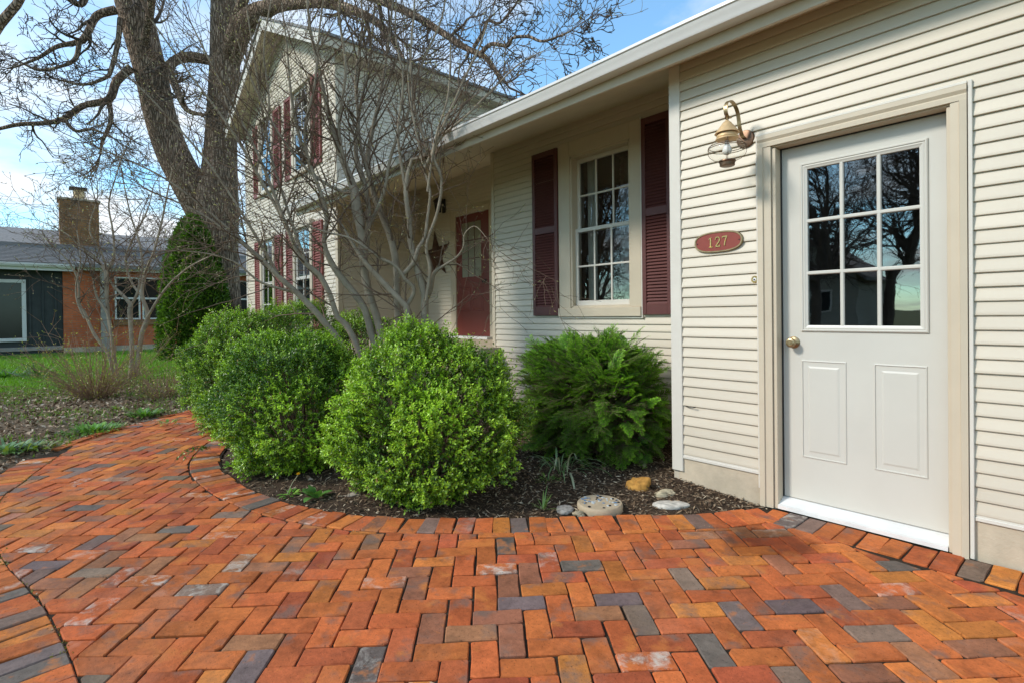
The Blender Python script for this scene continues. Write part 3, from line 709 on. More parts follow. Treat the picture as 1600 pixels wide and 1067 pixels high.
# ---- long low roof: gutter, fascia, soffit, roof
GL, GR = -8.30, 3.3
zf = .5*(onY(1047, 103, -.25)[2]+onY(705, 240, -.25)[2]); zf = float(zf)
gy = -.375
zgt = float(onY(1070, 33, gy)[2]); zgb = float(onY(1100, 44, gy)[2])
obj('fascia', MB().box(GL+.02, GR, -.25, -.225, zf, zgt-.005, .003), TRIM, house)
prof = [(-.2505, zgt-.004), (-.2505, zgb+.006), (-.258, zgb), (gy+.032, zgb), (gy+.026, zgb+.010), (gy+.024, zgb+.024), (gy+.012, zgb+.042), (gy+.004, zgb+.068), (gy+.002, zgt-.022), (gy-.004, zgt-.018), (gy-.004, zgt), (gy+.004, zgt), (gy+.006, zgt-.012), (gy+.014, zgb+.07), (gy+.034, zgb+.03), (gy+.04, zgb+.012), (-.262, zgb+.012), (-.255, zgt-.004)]
gm = MB(); nseg = 40
xs_ = [GL+(GR-GL)*i/nseg for i in range(nseg+1)]
V = []; n_ = len(prof)
for i, x in enumerate(xs_):
    for (y, z) in prof: V.append((x, y, z+.003*sin(i*.9)))
Fc = [(i*n_+k, i*n_+(k+1) % n_, (i+1)*n_+(k+1) % n_, (i+1)*n_+k) for i in range(nseg) for k in range(n_)]+[tuple(range(n_)), tuple(range(nseg*n_, nseg*n_+n_))]
gm.add(V, Fc); gut = obj('gutter', gm, GUTM, house, smooth=30)
obj('end_cap', MB().extr([(-.252, zgt-.002), (-.252, zgb-.002), (gy+.03, zgb-.002), (gy+.022, zgb+.024), (gy+.002, zgb+.068), (gy-.002, zgt)], lambda y, z, t: (t, y, z), GL-.006, GL+.002), GUTM, gut)
rs = .33
rf = MB(); rf.extr([(-.29, zgt+.004), (-.29, zgt-.02), (4.2, zgt-.02+rs*4.49), (4.2, zgt+.004+rs*4.49)], lambda y, z, t: (t, y, z), XS+.004, GR)
obj('porch_roof', rf, SHING, house)
sf = MB(); sf.extr([(-.224, zf+.03), (-.224, zf+.045), (4.0, zf+.045+rs*4.22), (4.0, zf+.03+rs*4.22)], lambda y, z, t: (t, y, z), XS+.003, GR-.02)
obj('porch_ceiling', sf, SOFF, house)

# ---- gabled wing
GA0, GA1, GXA = -13.63, XS, -10.97                  # wall ends and ridge
REY0, REY1 = .09, 8.2; ZAP, ZEV = 6.99, 5.60; HX = 2.82
slope = (ZAP-ZEV)/HX
gl = MB(); gl.extr([(GA0, -.1), (GA1-.002, -.1), (GA1-.002, ZEV-.1+slope*.28), (GXA, ZAP-.12), (GA0, ZEV-.1+slope*.28)], lambda x, z, t: (x, t, z), YG, YG+.12)
gab = obj('gable_wall', gl, SIDING, house)
def glim(z):
    h = max(0.02, min(1e3, (ZAP-.10-z)/slope)); return (max(GA0+.06, GXA-h), min(GA1-.075, GXA+h))
siding(gab, SIDING, lambda s, o, z: (s, YG-o, z), 0, 0, .35, ZAP-.14, joined=True, limits=glim, e=.068)
obj('corner_board', MB().box(GA1-.08, GA1+.004, YG-.02, YG, .0, ZEV-.03, .003).box(GA1, GA1+.02, YG-.02, YG+.065, .0, ZEV-.1, .003), TRIM, house)
obj('corner_board', MB().box(GA0-.004, GA0+.065, YG-.02, YG, .0, ZEV-.03, .003), TRIMW, house)
for sgn in (-1, 1):
    ex, th = GXA+sgn*HX, .2
    def P2(d, z): return (GXA+sgn*d, z)
    top = lambda d: ZAP-slope*d
    obj('rake_board', MB().extr([P2(0, ZAP-.03), P2(HX, top(HX)-.03), P2(HX, top(HX)-.03-th), P2(0, ZAP-.03-th)], lambda x, z, t: (x, t, z), REY0, REY0+.025), TRIMW, house)
    obj('wing_roof', MB().extr([P2(-.0, ZAP+.02), P2(HX+.06, top(HX+.06)+.02), P2(HX+.06, top(HX+.06)-.026), P2(0, ZAP-.026)], lambda x, z, t: (x, t, z), REY0-.03, REY1), SHING, house)
    obj('rake_soffit', MB().extr([P2(0, ZAP-.16), P2(HX-.02, top(HX-.02)-.16), P2(HX-.02, top(HX-.02)-.175), P2(0, ZAP-.175)], lambda x, z, t: (x, t, z), REY0+.026, YG), SOFF, house)
    obj('eave_fascia', MB().box(ex-.012, ex+.012, REY0+.026, REY1, top(HX)-.20, top(HX)-.03, .003), TRIM, house)
    obj('eave_soffit', MB().box(GXA+sgn*(abs((GA1 if sgn > 0 else GA0)-GXA)), ex-sgn*.013, YG, REY1, top(HX)-.19, top(HX)-.175, 0), SOFF, house)
pv = onX(783, 158, -8.6); obj('vent_pipe', MB().tube([(pv[0]-.35, pv[1]+.1, 5.6), (pv[0]-.35, pv[1]+.1, 6.08)], .045, 12).box(pv[0]-.41, pv[0]-.29, pv[1]+.04, pv[1]+.16, 6.08, 6.12, .01), GUTM, house)
def far_window(x0, x1, z0, z1):
    y = YG-.012
    w = MB().box(x0, x0+.11, y-.05, y, z0, z1, .004).box(x1-.11, x1, y-.05, y, z0, z1, .004).box(x0-.02, x1+.02, y-.075, y, z1, z1+.10, .004).box(x0-.02, x1+.02, y-.07, y, z0-.06, z0, .004)
    wo_ = obj('gable_window', w, TRIM, house); a, b = x0+.11, x1-.11; zm = (z0+z1)/2
    obj('interior', MB().box(a, b, y-.004, y, z0, z1, 0), DARKIN, wo_)
    for (za, zb, o) in ((z0, zm+.02, .030), (zm-.02, z1, .018)):
        obj('sash', MB().box(a, a+.05, y-o, y-.006, za, zb, .003).box(b-.05, b, y-o, y-.006, za, zb, .003).box(a+.05, b-.05, y-o+.001, y-.006, za, za+.05, .002).box(a+.05, b-.05, y-o+.001, y-.006, zb-.05, zb, .002)
            .box((a+b)/2-.012, (a+b)/2+.012, y-o+.004, y-.007, za+.05, zb-.05, .002).box(a+.05, b-.05, y-o+.005, y-.007, (za+zb)/2-.012, (za+zb)/2+.012, .002), TRIMW, wo_)
        obj('pane', MB().add([(a, y-o+.012, za), (b, y-o+.012, za), (b, y-o+.012, zb), (a, y-o+.012, zb)], [(0, 1, 2, 3)]), PANE, wo_, fix=False)
for xc in (-12.0, -9.94):
    for (z0, z1) in ((.95, 2.80), (3.86, 5.38)):
        far_window(xc-.48, xc+.48, z0, z1)
        for (a, b) in ((xc-.90, xc-.50), (xc+.50, xc+.90)): shutter(a, b, z0-.04, z1+.03, YG-.012, SHUTR, 44, out=.035, joined=True, st_=.05)

# ================================================================== THINGS ON THE WALLS
LX, LYo = -1.458, -.245
lan = thing('wall_lantern', 'copper-capped onion lantern with a caged glass globe on a scrolled arm beside the white door', 'lantern', (LX, 0, 2.20))
RX = Matrix.Rotation(pi/2, 4, 'X')
obj('back_plate', MB().lathe([(.052, -.012), (.055, .006), (.050, .014), (.030, .018), (.001, .018)], 28, Matrix.Translation((LX, -.006, 2.185)) @ RX), BRONZE, lan, smooth=35)
for s_ in (-1, 1): obj('screw', MB().lathe([(.006, 0), (.006, .004), (.001, .006)], 8, Matrix.Translation((LX+s_*.032, -.018, 2.185)) @ RX), IRON, lan)
# flat strap scroll: up from the plate, over and down to the hook
pts = [(-.02, 2.185), (-.055, 2.20), (-.085, 2.25), (-.098, 2.31), (-.115, 2.365), (-.150, 2.405), (-.195, 2.418), (-.235, 2.400), (-.258, 2.360), (-.258, 2.318), (-.240, 2.290), (-.215, 2.283), (-.2, 2.295)]
pts = [(y, 2.185+(z-2.185)*.78) for y, z in pts]; pl = smooth_line(pts, .008); sm_ = MB(); V = []
T = unit(np.gradient(pl, axis=0)); nn = np.stack([-T[:, 1], T[:, 0]], 1)
for p, n2 in zip(pl, nn):
    for (sx, so) in ((-.011, -.0018), (.011, -.0018), (.011, .0018), (-.011, .0018)): V.append((LX+sx, p[0]+n2[0]*so, p[1]+n2[1]*so))
k = len(pl); sm_.add(V, [(i*4+a, i*4+(a+1) % 4, (i+1)*4+(a+1) % 4, (i+1)*4+a) for i in range(k-1) for a in range(4)]+[(0, 1, 2, 3), (4*k-4, 4*k-3, 4*k-2, 4*k-1)])
obj('arm', sm_, ABRASS, lan)
LT = Matrix.Translation((LX, LYo, 1.981*(1-.88))) @ Matrix.Scale(.88, 4)
pl_fix = 0
obj('hook', MB().tube([(LX, LYo+.018*cos(a), 2.262+.016*sin(a)) for a in np.linspace(0, 2*pi, 17)], .003, 6), BRONZE, lan, smooth=True)
obj('cap', MB().lathe([(.004, 2.292), (.009, 2.284), (.012, 2.274), (.022, 2.268), (.032, 2.256), (.054, 2.226), (.074, 2.200), (.077, 2.194), (.072, 2.1925), (.058, 2.196)], 32, LT), COPPER, lan, smooth=30)
obj('collar', MB().lathe([(.060, 2.190), (.064, 2.180), (.066, 2.170), (.063, 2.164), (.071, 2.160), (.071, 2.154), (.056, 2.150)], 32, LT), COPPER, lan, smooth=30)
obj('globe', MB().lathe([(.050, 2.158), (.064, 2.150), (.090, 2.130), (.108, 2.102), (.112, 2.078), (.105, 2.054), (.086, 2.032), (.062, 2.018), (.048, 2.011)], 32, LT, cap=False), GLOBE, lan, smooth=True)
bulb = obj('bulb', MB().lathe([(.012, 2.15), (.014, 2.125), (.026, 2.10), (.030, 2.08), (.024, 2.062), (.002, 2.053)], 18, LT), BULBM, lan, smooth=True)
for k in range(4):
    a = 2*pi*k/4+.5; wp = [(.062, 2.160), (.078, 2.150), (.102, 2.122), (.117, 2.090), (.117, 2.066), (.106, 2.044), (.082, 2.024), (.050, 2.012)]
    obj('guard_wire', MB().tube([LT @ Vector((r*cos(a), r*sin(a), z)) for r, z in wp], .0015, 5), BRONZE, lan, smooth=True)
for z, r in ((2.108, .114), (2.096, .118)): obj('guard_ring', MB().tube([LT @ Vector((r*cos(a), r*sin(a), z)) for a in np.linspace(0, 2*pi, 33)], .0022, 5, False), BRONZE, lan, smooth=True)
obj('base', MB().lathe([(.052, 2.018), (.054, 2.010), (.048, 2.004), (.046, 1.984), (.040, 1.981), (.001, 1.981)], 28, LT), BRONZE, lan, smooth=30)

PXc, PZc, PWd, PHt = -1.634, 1.585, .158, .066
plq = thing('house_number_plaque', 'oval red house number plaque reading 127 with a bronze rim', 'sign', (PXc, -.013, PZc))
def oval(w, h, n=56):
    out = []
    for i in range(n):
        a = 2*pi*i/n; out.append((w*np.sign(cos(a))*abs(cos(a))**.72, h*np.sign(sin(a))*abs(sin(a))**.82))
    return out
def ovring(ws): 
    mb = MB(); n = 56; V = []
    for (w, h, y) in ws: V += [(PXc+x, y, PZc+z) for x, z in oval(w, h, n)]
    Fc = [(i*n+k, i*n+(k+1) % n, (i+1)*n+(k+1) % n, (i+1)*n+k) for i in range(len(ws)-1) for k in range(n)]; mb.add(V, Fc); return mb, n, len(ws)
mb, n, q = ovring([(PWd, PHt, -.010), (PWd, PHt, -.023), (PWd-.003, PHt-.003, -.026), (PWd-.009, PHt-.008, -.026), (PWd-.0115, PHt-.0105, -.0235), (PWd-.0115, PHt-.0105, -.012)])
obj('rim', mb, ABRASS, plq, smooth=40)
mb, n, q = ovring([(PWd-.011, PHt-.010, -.012), (PWd-.011, PHt-.010, -.0225)]); mb.f.append(tuple(range(n, 2*n))); obj('field', mb, PLAQ, plq)
for s_ in (-1, 1): obj('screw', MB().lathe([(.004, 0), (.004, .002), (.001, .0035)], 8, Matrix.Translation((PXc+s_*.137, -.0225, PZc-.001)) @ RX), IRON, plq)
def stroke(mb, pts, w):
    pts = [np.array(p, float) for p in pts]
    for (a, b) in zip(pts[:-1], pts[1:]):
        d = unit(b-a); nr = np.array([-d[1], d[0]])
        wa = w if not hasattr(w, '__len__') else w[0]
        A = [a+nr*wa/2-d*wa*.2, b+nr*wa/2+d*wa*.2, b-nr*wa/2+d*wa*.2, a-nr*wa/2-d*wa*.2]
        B = [a+(p-a)*.72 if False else p*0+((p-(a+b)/2)*.78+(a+b)/2) for p in A]
        V = [(PXc+p[0], -.0224, PZc+p[1]) for p in A]+[(PXc+p[0], -.0268, PZc+p[1]) for p in B]
        mb.add(V, [(4, 5, 6, 7), (0, 1, 5, 4), (1, 2, 6, 5), (2, 3, 7, 6), (3, 0, 4, 7)])
H = .030; w_ = .0072
one = MB(); x = -.046; stroke(one, [(x, -H), (x, H)], .0095); stroke(one, [(x-.012, H*.62), (x-.001, H*.95)], .0055); stroke(one, [(x-.013, -H), (x+.013, -H)], .005)
two = MB(); x = 0.0; arc = [(x-.0135, H*.45)]+[(x+.0135*sin(t), H*.48+.0145*cos(t)) for t in np.linspace(-1.3, 1.6, 9)]+[(x+.010, .0), (x-.004, -H*.55), (x-.0135, -H*.95)]
stroke(two, arc, w_); stroke(two, [(x-.0145, -H*.96), (x+.0145, -H*.96)], .0075); stroke(two, [(x+.014, -H), (x+.016, -H*.6)], .004)
sev = MB(); x = .046; stroke(sev, [(x-.014, H*.95), (x+.0145, H*.95)], .0075); stroke(sev, [(x+.0135, H*.9), (x+.004, H*.1), (x-.0015, -H)], .0078); stroke(sev, [(x-.0145, H), (x-.0145, H*.55)], .004)
for nm in (one, two, sev): obj('numeral', nm, BRASS, plq, fix=True)

bell = thing('doorbell_button', 'small round brass doorbell button on the siding beside the white door', 'doorbell', (-1.408, -.013, 1.336))
obj('ring', MB().lathe([(.0215, .0), (.0215, .006), (.018, .010), (.0125, .010), (.0115, .006)], 24, Matrix.Translation((-1.408, -.010, 1.336)) @ RX), BRASS, bell, smooth=35)
obj('button', MB().lathe([(.0105, 0), (.0105, .010), (.007, .012), (.001, .012)], 18, Matrix.Translation((-1.408, -.010, 1.336)) @ RX), BULBM, bell, smooth=35)
obj('plunger', MB().lathe([(.005, 0), (.005, .0135), (.001, .014)], 12, Matrix.Translation((-1.408, -.010, 1.336)) @ RX), IRON, bell, smooth=35)
hk = onY(1070, 634, -.012)
tag(obj('cable_stub', MB().tube([(hk[0], -.006, hk[2]), (hk[0]+.03, -.014, hk[2]-.004), (hk[0]+.06, -.022, hk[2]-.003), (hk[0]+.085, -.03, hk[2]+.004)], [.0022, .0022, .0022, .004], 6), IRON, loc=(hk[0], -.01, hk[2])), 'short loose black cable end poking from the siding near the corner board', 'cable')

# tin star and lantern on the porch wall
sc_ = onY(684, 399, YP); R1 = .45
star = thing('barn_star', 'large rusty brown five-pointed tin star hung on the porch wall left of the red door', 'star', (sc_[0]+.0, YP-.02, sc_[2]))
oc = np.array([sc_[0]-.02, YP, sc_[2]-.01])
def sp(k, r, y): a = pi/2+k*pi/5+.10; return (oc[0]+r*cos(a), y, oc[2]+r*sin(a))
for k in range(5):
    tip, l, r, c = sp(2*k, R1, YP-.022), sp(2*k-1, R1*.385, YP-.022), sp(2*k+1, R1*.385, YP-.022), (oc[0], YP-.12, oc[2])
    ti, li, ri, ci = [(p[0], p[1]+.004, p[2]) for p in (tip, l, r, c)]
    obj('star_point', MB().add([tip, l, r, c, ti, li, ri, ci], [(1, 0, 3), (0, 2, 3), (5, 7, 4), (4, 7, 6), (0, 1, 5, 4), (0, 4, 6, 2)]), RUST, star)
pl_ = onY(689, 322, YP-.08)
pln = thing('porch_lantern', 'small black wall lantern above the tin star in the shade of the porch', 'lantern', (pl_[0], YP, pl_[2]))
obj('back_plate', MB().box(pl_[0]-.05, pl_[0]+.05, YP-.03, YP-.012, pl_[2]-.12, pl_[2]+.12, .01), IRON, pln)
obj('arm', MB().tube([(pl_[0], YP-.02, pl_[2]+.05), (pl_[0], YP-.08, pl_[2]+.16), (pl_[0], YP-.14, pl_[2]+.13)], .01, 6), IRON, pln)
obj('lamp_body', MB().lathe([(.001, pl_[2]+.14), (.03, pl_[2]+.12), (.085, pl_[2]+.075), (.085, pl_[2]+.06), (.07, pl_[2]+.058), (.05, pl_[2]-.10), (.055, pl_[2]-.12), (.001, pl_[2]-.13)], 6, Matrix.Translation((pl_[0], YP-.14, 0))), IRON, pln)

# ================================================================== NEIGHBOUR'S HOUSE, FENCE, FAR THINGS
NX = -22.0
nb = thing('neighbour_house', 'low red-brick ranch house with a charcoal panel and big chimney beyond the lawn', 'house', (NX, -2, 0))
def brickwall_mat(name, c1, c2, mortar, sc=5.2):
    m, t, p = nodes(name); b = t.nodes.new('ShaderNodeTexBrick'); v = t.nodes.new('ShaderNodeVectorMath')
    cb_ = t.nodes.new('ShaderNodeCombineXYZ'); sp_ = t.nodes.new('ShaderNodeSeparateXYZ'); t.links.new(pos(t), sp_.inputs[0])
    ad = t.nodes.new('ShaderNodeMath'); t.links.new(sp_.outputs[0], ad.inputs[0]); t.links.new(sp_.outputs[1], ad.inputs[1])
    t.links.new(ad.outputs[0], cb_.inputs[0]); t.links.new(sp_.outputs[2], cb_.inputs[1]); t.links.new(cb_.outputs[0], b.inputs['Vector'])
    b.inputs['Scale'].default_value = 1; b.inputs['Brick Width'].default_value = .21; b.inputs['Row Height'].default_value = .075; b.inputs['Mortar Size'].default_value = .008
    b.inputs['Color1'].default_value = (*c1, 1); b.inputs['Color2'].default_value = (*c2, 1); b.inputs['Mortar'].default_value = (*mortar, 1)
    n = noise(t, 3, 6, .6, pos(t)); c = mixc(t, 1., b.outputs['Color'], ramp(t, n, [(.3, .78), (.7, 1.15)]), 'MULTIPLY')
    t.links.new(c, p.inputs['Base Color']); p.inputs['Roughness'].default_value = .9; p.inputs['Specular IOR Level'].default_value = .15
    bump(t, p, b.outputs['Fac'], -.5, .01); return m
NBRICK = brickwall_mat('neighbour_brick', (.62, .17, .068), (.52, .135, .056), (.42, .18, .11))
CHBRICK = brickwall_mat('chimney_brick', (.33, .16, .065), (.24, .125, .05), (.20, .14, .09))
DARKW = S('charcoal_boards', (.045, .05, .048), .6, .15, 5, .1, 60, .3)
WTRIM = S('white_window_trim', (.72, .70, .66), .5, .05, 6, .05)
GREYST = S('grey_stone_post', (.33, .30, .26), .85, .15, 8, .3)
yy = lambda px, py: float(onX(px, py, NX)[1]); zz2 = lambda px, py: float(onX(px, py, NX)[2])
y_pan0, y_pan1 = yy(42, 480), yy(98, 480)
obj('wall', MB().box(NX-.3, NX-.06, -9, y_pan1, -.1, 2.86, 0), DARKW, nb)
obj('wall', MB().box(NX-.3, NX, y_pan1+.01, 7, .28, 2.95, 0), NBRICK, nb)
obj('foundation', MB().box(NX-.28, NX+.012, y_pan1+.012, 7, -.1, .279, .005), CONC, nb)
obj('foundation', MB().box(NX-.26, NX-.10, -9, y_pan1, -.1, .2, 0), DARKW, nb)
for i in range(9):
    y = y_pan0+.05+i*.30
    if y < y_pan1-.02: obj('batten', MB().box(NX-.06, NX-.025, y, y+.045, .25, 2.80, .004), DARKW, nb)
obj('skirt_board', MB().box(NX-.06, NX-.01, -9, y_pan1, .22, .34, .005), GREYST, nb)
def nwin(y0, y1, z0, z1, x, fr, div, m):
    f = MB().box(x, x+.06, y0, y0+fr, z0, z1, .006).box(x, x+.06, y1-fr, y1, z0, z1, .006).box(x, x+.058, y0+fr, y1-fr, z0, z0+fr, .005).box(x, x+.058, y0+fr, y1-fr, z1-fr, z1, .005)
    wo_ = obj('window', f, m, nb)
    obj('interior', MB().box(x+.003, x+.006, y0, y1, z0, z1, 0), DARKIN, wo_)
    if div: obj('meeting_rail', MB().box(x+.01, x+.05, y0+fr, y1-fr, (z0+z1)/2-.03, (z0+z1)/2+.03, .004), m, wo_)
    obj('pane', MB().add([(x+.02, y0+fr, z0+fr), (x+.02, y1-fr, z0+fr), (x+.02, y1-fr, z1-fr), (x+.02, y0+fr, z1-fr)], [(0, 1, 2, 3)]), DIM, wo_, fix=False)
nwin(-7.2, yy(41, 480), zz2(20, 534), zz2(20, 437), NX-.055, .10, False, WTRIM)
nwin(yy(179, 470), yy(219, 470), zz2(180, 500), zz2(180, 433), NX+.004, .05, True, WTRIM)
nwin(yy(222, 470), yy(262, 470), zz2(180, 500), zz2(180, 433), NX+.004, .05, True, WTRIM)
nwin(2.2, 3.6, 1.15, 2.55, NX+.004, .05, True, WTRIM)
obj('window_sill', MB().box(NX, NX+.07, yy(178, 470)-.03, yy(262, 470)+.05, zz2(180, 509), zz2(180, 501), .005), CHBRICK, nb)
yp = yy(163, 480); obj('porch_post', MB().box(NX+.05, NX+.24, yp-.11, yp+.11, -.1, 2.76, .01), GREYST, nb)
ye = yy(116, 416)
for (a, b, x, z, nm) in ((-9.3, ye, NX+.5, 2.78, 'gutter'), (ye+.05, 7.2, NX+.35, 2.84, 'gutter')):
    obj('fascia', MB().box(x-.12, x-.09, a, b, z-.12, z+.12, .004), WTRIM if nm else WTRIM, nb)
    obj(nm, MB().extr([(x-.088, z+.09), (x-.088, z-.02), (x-.01, z-.02), (x+.02, z+.04), (x+.02, z+.09), (x+.01, z+.09), (x+.005, z+.05), (x-.02, z), (x-.07, z)], lambda p, q, t: (p, t, q), a, b), GUTM, nb)
    obj('soffit', MB().box(NX-.3, x-.125, a, b, z-.02, z+.0, 0), DARKW, nb)
# roof: front slope, ridge, back slope; upper half steps up a little
zr = 4.55; xr = NX-4.6
def roofplane(name, prof, y0, y1): return obj(name, MB().extr(prof, lambda p, q, t: (p, t, q), y0, y1), SHING, nb)
roofplane('roof', [(NX+.42, 2.90), (NX-1.9, 3.62), (NX-1.9, 3.50), (NX+.42, 2.80)], -9.4, 7.3)
roofplane('roof', [(NX-1.85, 3.72), (xr, zr), (xr-4.5, 3.1), (xr-4.5, 2.98), (xr, zr-.13), (NX-1.85, 3.60)], -9.4, 7.3)
for k in range(12):       # shingle courses as thin steps
    f = k/12; x = NX+.40-2.25*f; z = 2.91+.70*f
    obj('shingle_course', MB().box(x-.2, x, -9.38, 7.28, z+.002, z+.018, 0), SHING, nb)
cy0, cy1 = float(onX(93, 350, NX-2.0)[1]), float(onX(155, 350, NX-2.0)[1]); cz_ = float(onX(92, 311, NX-2.0)[2])
ch = obj('chimney', MB().box(NX-2.9, NX-2.0, cy0, cy1, 3.0, cz_, .01), CHBRICK, nb)
obj('chimney_cap', MB().box(NX-2.95, NX-1.95, cy0-.05, cy1+.05, cz_, cz_+.07, .01), CONC, ch)
yf = float(onX(123, 300, NX-2.4)[1])
obj('flue', MB().lathe([(.16, cz_+.07), (.16, cz_+.42), (.13, cz_+.42)], 14, Matrix.Translation((NX-2.4, yf, 0))), COPPER, ch, smooth=40)
obj('flue_cap', MB().box(NX-2.65, NX-2.15, yf-.27, yf+.24, cz_+.46, cz_+.51, .01), IRON, ch)
obj('wall', MB().box(NX-9, NX-.31, -8.9, 6.9, -.1, 2.85, 0), DARKW, nb)

# weathered picket fence between the two houses
FENCE = S('weathered_wood', (.30, .26, .21), .9, .25, 9, .4, 60, .2, stretch=(6, 6, .6))
fx = thing('picket_fence', 'weathered grey picket fence running from the gabled wing behind the oak trunk', 'fence', (-14.4, 1.6, 0))
for i in range(26):
    x = -13.72-i*.145; w = .048; z1 = 1.78+random.gauss(0, .015); y = 1.6+random.gauss(0, .006)
    obj('picket', MB().extr([(x-w, .05), (x+w, .05), (x+w, z1-.07), (x+w*.5, z1), (x-w*.5, z1), (x-w, z1-.07)], lambda p, q, t: (p, t, q), y, y+.02), FENCE, fx)
for z in (.5, 1.4): obj('rail', MB().box(-17.5, -13.65, 1.622, 1.66, z, z+.09, .004), FENCE, fx)
for x in (-13.95, -16.2): obj('fence_post', MB().box(x-.06, x+.06, 1.662, 1.78, 0, 1.98, .008).box(x-.075, x+.075, 1.645, 1.795, 1.98, 2.03, .01), FENCE, fx)

# house, hedge and road side across the way, seen only mirrored in the panes
opp = thing('opposite_house', 'pale clapboard house behind the viewer mirrored in the door panes', 'house', (-10, -25, 0))
OPW = S('grey_clapboard', (.36, .34, .29), .7, .1, 2, .1, stretch=(.2, .2, 6))
obj('wall', MB().extr([(-13.5, -.1), (-7.5, -.1), (-7.5, 2.9), (-10.5, 4.7), (-13.5, 2.9)], lambda p, q, t: (p, t, q), -32, -25), OPW, opp)
for s_ in (-1, 1): obj('roof', MB().extr([(-10.5, 4.85), (-10.5+s_*3.5, 2.75), (-10.5+s_*3.5, 2.6), (-10.5, 4.7)], lambda p, q, t: (p, t, q), -32.3, -24.6), SHING, opp)
for (x, z) in ((-12.8, 1.), (-9.4, 1.), (-11, 3.0)):
    wf = obj('window', MB().box(x, x+1.1, -24.99, -24.93, z, z+1.2, .01), WTRIM, opp)
    obj('pane', MB().box(x+.1, x+1, -24.93, -24.92, z+.1, z+1.1, 0), DARKIN, wf)

# ================================================================== PLANTS
LEAF = TINT('shrub_leaf', .36, .5, .20, 90, .0, .12, 9)
NEEDLE = TINT('needle_leaf', .45, .4, .32, 90, .0, .12, 9)
def bark(name, c0, c1, sc, st_=(1, 1, .35), bmp=.8, bs=30, dist=.02):
    m, t, p = nodes(name); v = mapped(t, pos(t), st_); n1 = noise(t, sc, 8, .65, v); n2 = noise(t, sc*.25, 4, .6, pos(t))
    c = mixc(t, .45, ramp(t, n1, [(.32, c0), (.68, c1)]), ramp(t, n2, [(.3, c0), (.7, c1)])); t.links.new(c, p.inputs['Base Color'])
    p.inputs['Roughness'].default_value = .85; p.inputs['Specular IOR Level'].default_value = .2; bump(t, p, noise(t, bs, 6, .7, v), bmp, dist); return m
MAGB = bark('grey_smooth_bark', (.23, .18, .125), (.47, .385, .28), 12, (1, 1, .8), .35, 60, .006)
TWIGB = bark('twig_bark', (.115, .075, .050), (.24, .17, .115), 20, (1, 1, 1), .2)
def oak_bark():
    m, t, p = nodes('oak_bark'); v = mapped(t, pos(t), (1, 1, .16)); w = t.nodes.new('ShaderNodeVectorMath'); nn_ = t.nodes.new('ShaderNodeTexNoise'); nn_.inputs['Scale'].default_value = 5; t.links.new(v, nn_.inputs['Vector'])
    sc_ = t.nodes.new('ShaderNodeVectorMath'); sc_.operation = 'SCALE'; sc_.inputs['Scale'].default_value = .10; t.links.new(nn_.outputs['Color'], sc_.inputs[0]); t.links.new(v, w.inputs[0]); t.links.new(sc_.outputs[0], w.inputs[1])
    vo = t.nodes.new('ShaderNodeTexVoronoi'); vo.feature = 'DISTANCE_TO_EDGE'; vo.inputs['Scale'].default_value = 19; t.links.new(w.outputs[0], vo.inputs['Vector'])
    rid = ramp(t, vo.outputs['Distance'], [(.0, 0.), (.22, 1.)]); n = noise(t, 24, 6, .7, v)
    c = mixc(t, rid, (.085, .064, .048), ramp(t, n, [(.3, (.23, .18, .14)), (.7, (.52, .425, .34))])); t.links.new(mixc(t, 1., c, (1.12, .98, .88), 'MULTIPLY'), p.inputs['Base Color']); p.inputs['Roughness'].default_value = .9; p.inputs['Specular IOR Level'].default_value = .15
    bump(t, p, mixc(t, .3, rid, n), 1., .05); return m
OAKB = oak_bark()
OAKT = bark('oak_twig_bark', (.06, .045, .036), (.14, .105, .082), 10, (1, 1, 1), .3)
BUDM = TINT('bud', .6, .25, .25, 60, 0, .1, 20)
def tint_rows(n, cols, w, var=.18):
    c = np.array(cols)[RNG.choice(len(cols), n, p=np.array(w)/sum(w))]; return c*RNG.uniform(1-var, 1+var, (n, 1))
BOXC = [(.115, .215, .022), (.165, .295, .028), (.22, .36, .038), (.32, .45, .06), (.07, .13, .02)]
def lump(D, seed, amp, fr=2.2):
    r = np.random.default_rng(seed); z = np.zeros(len(D))
    for k in range(9): w = unit(r.normal(size=3)); z += np.sin(D@w*fr*r.uniform(1, 2.6)+r.uniform(0, 6.3))*amp/ (1+.25*k)
    return z
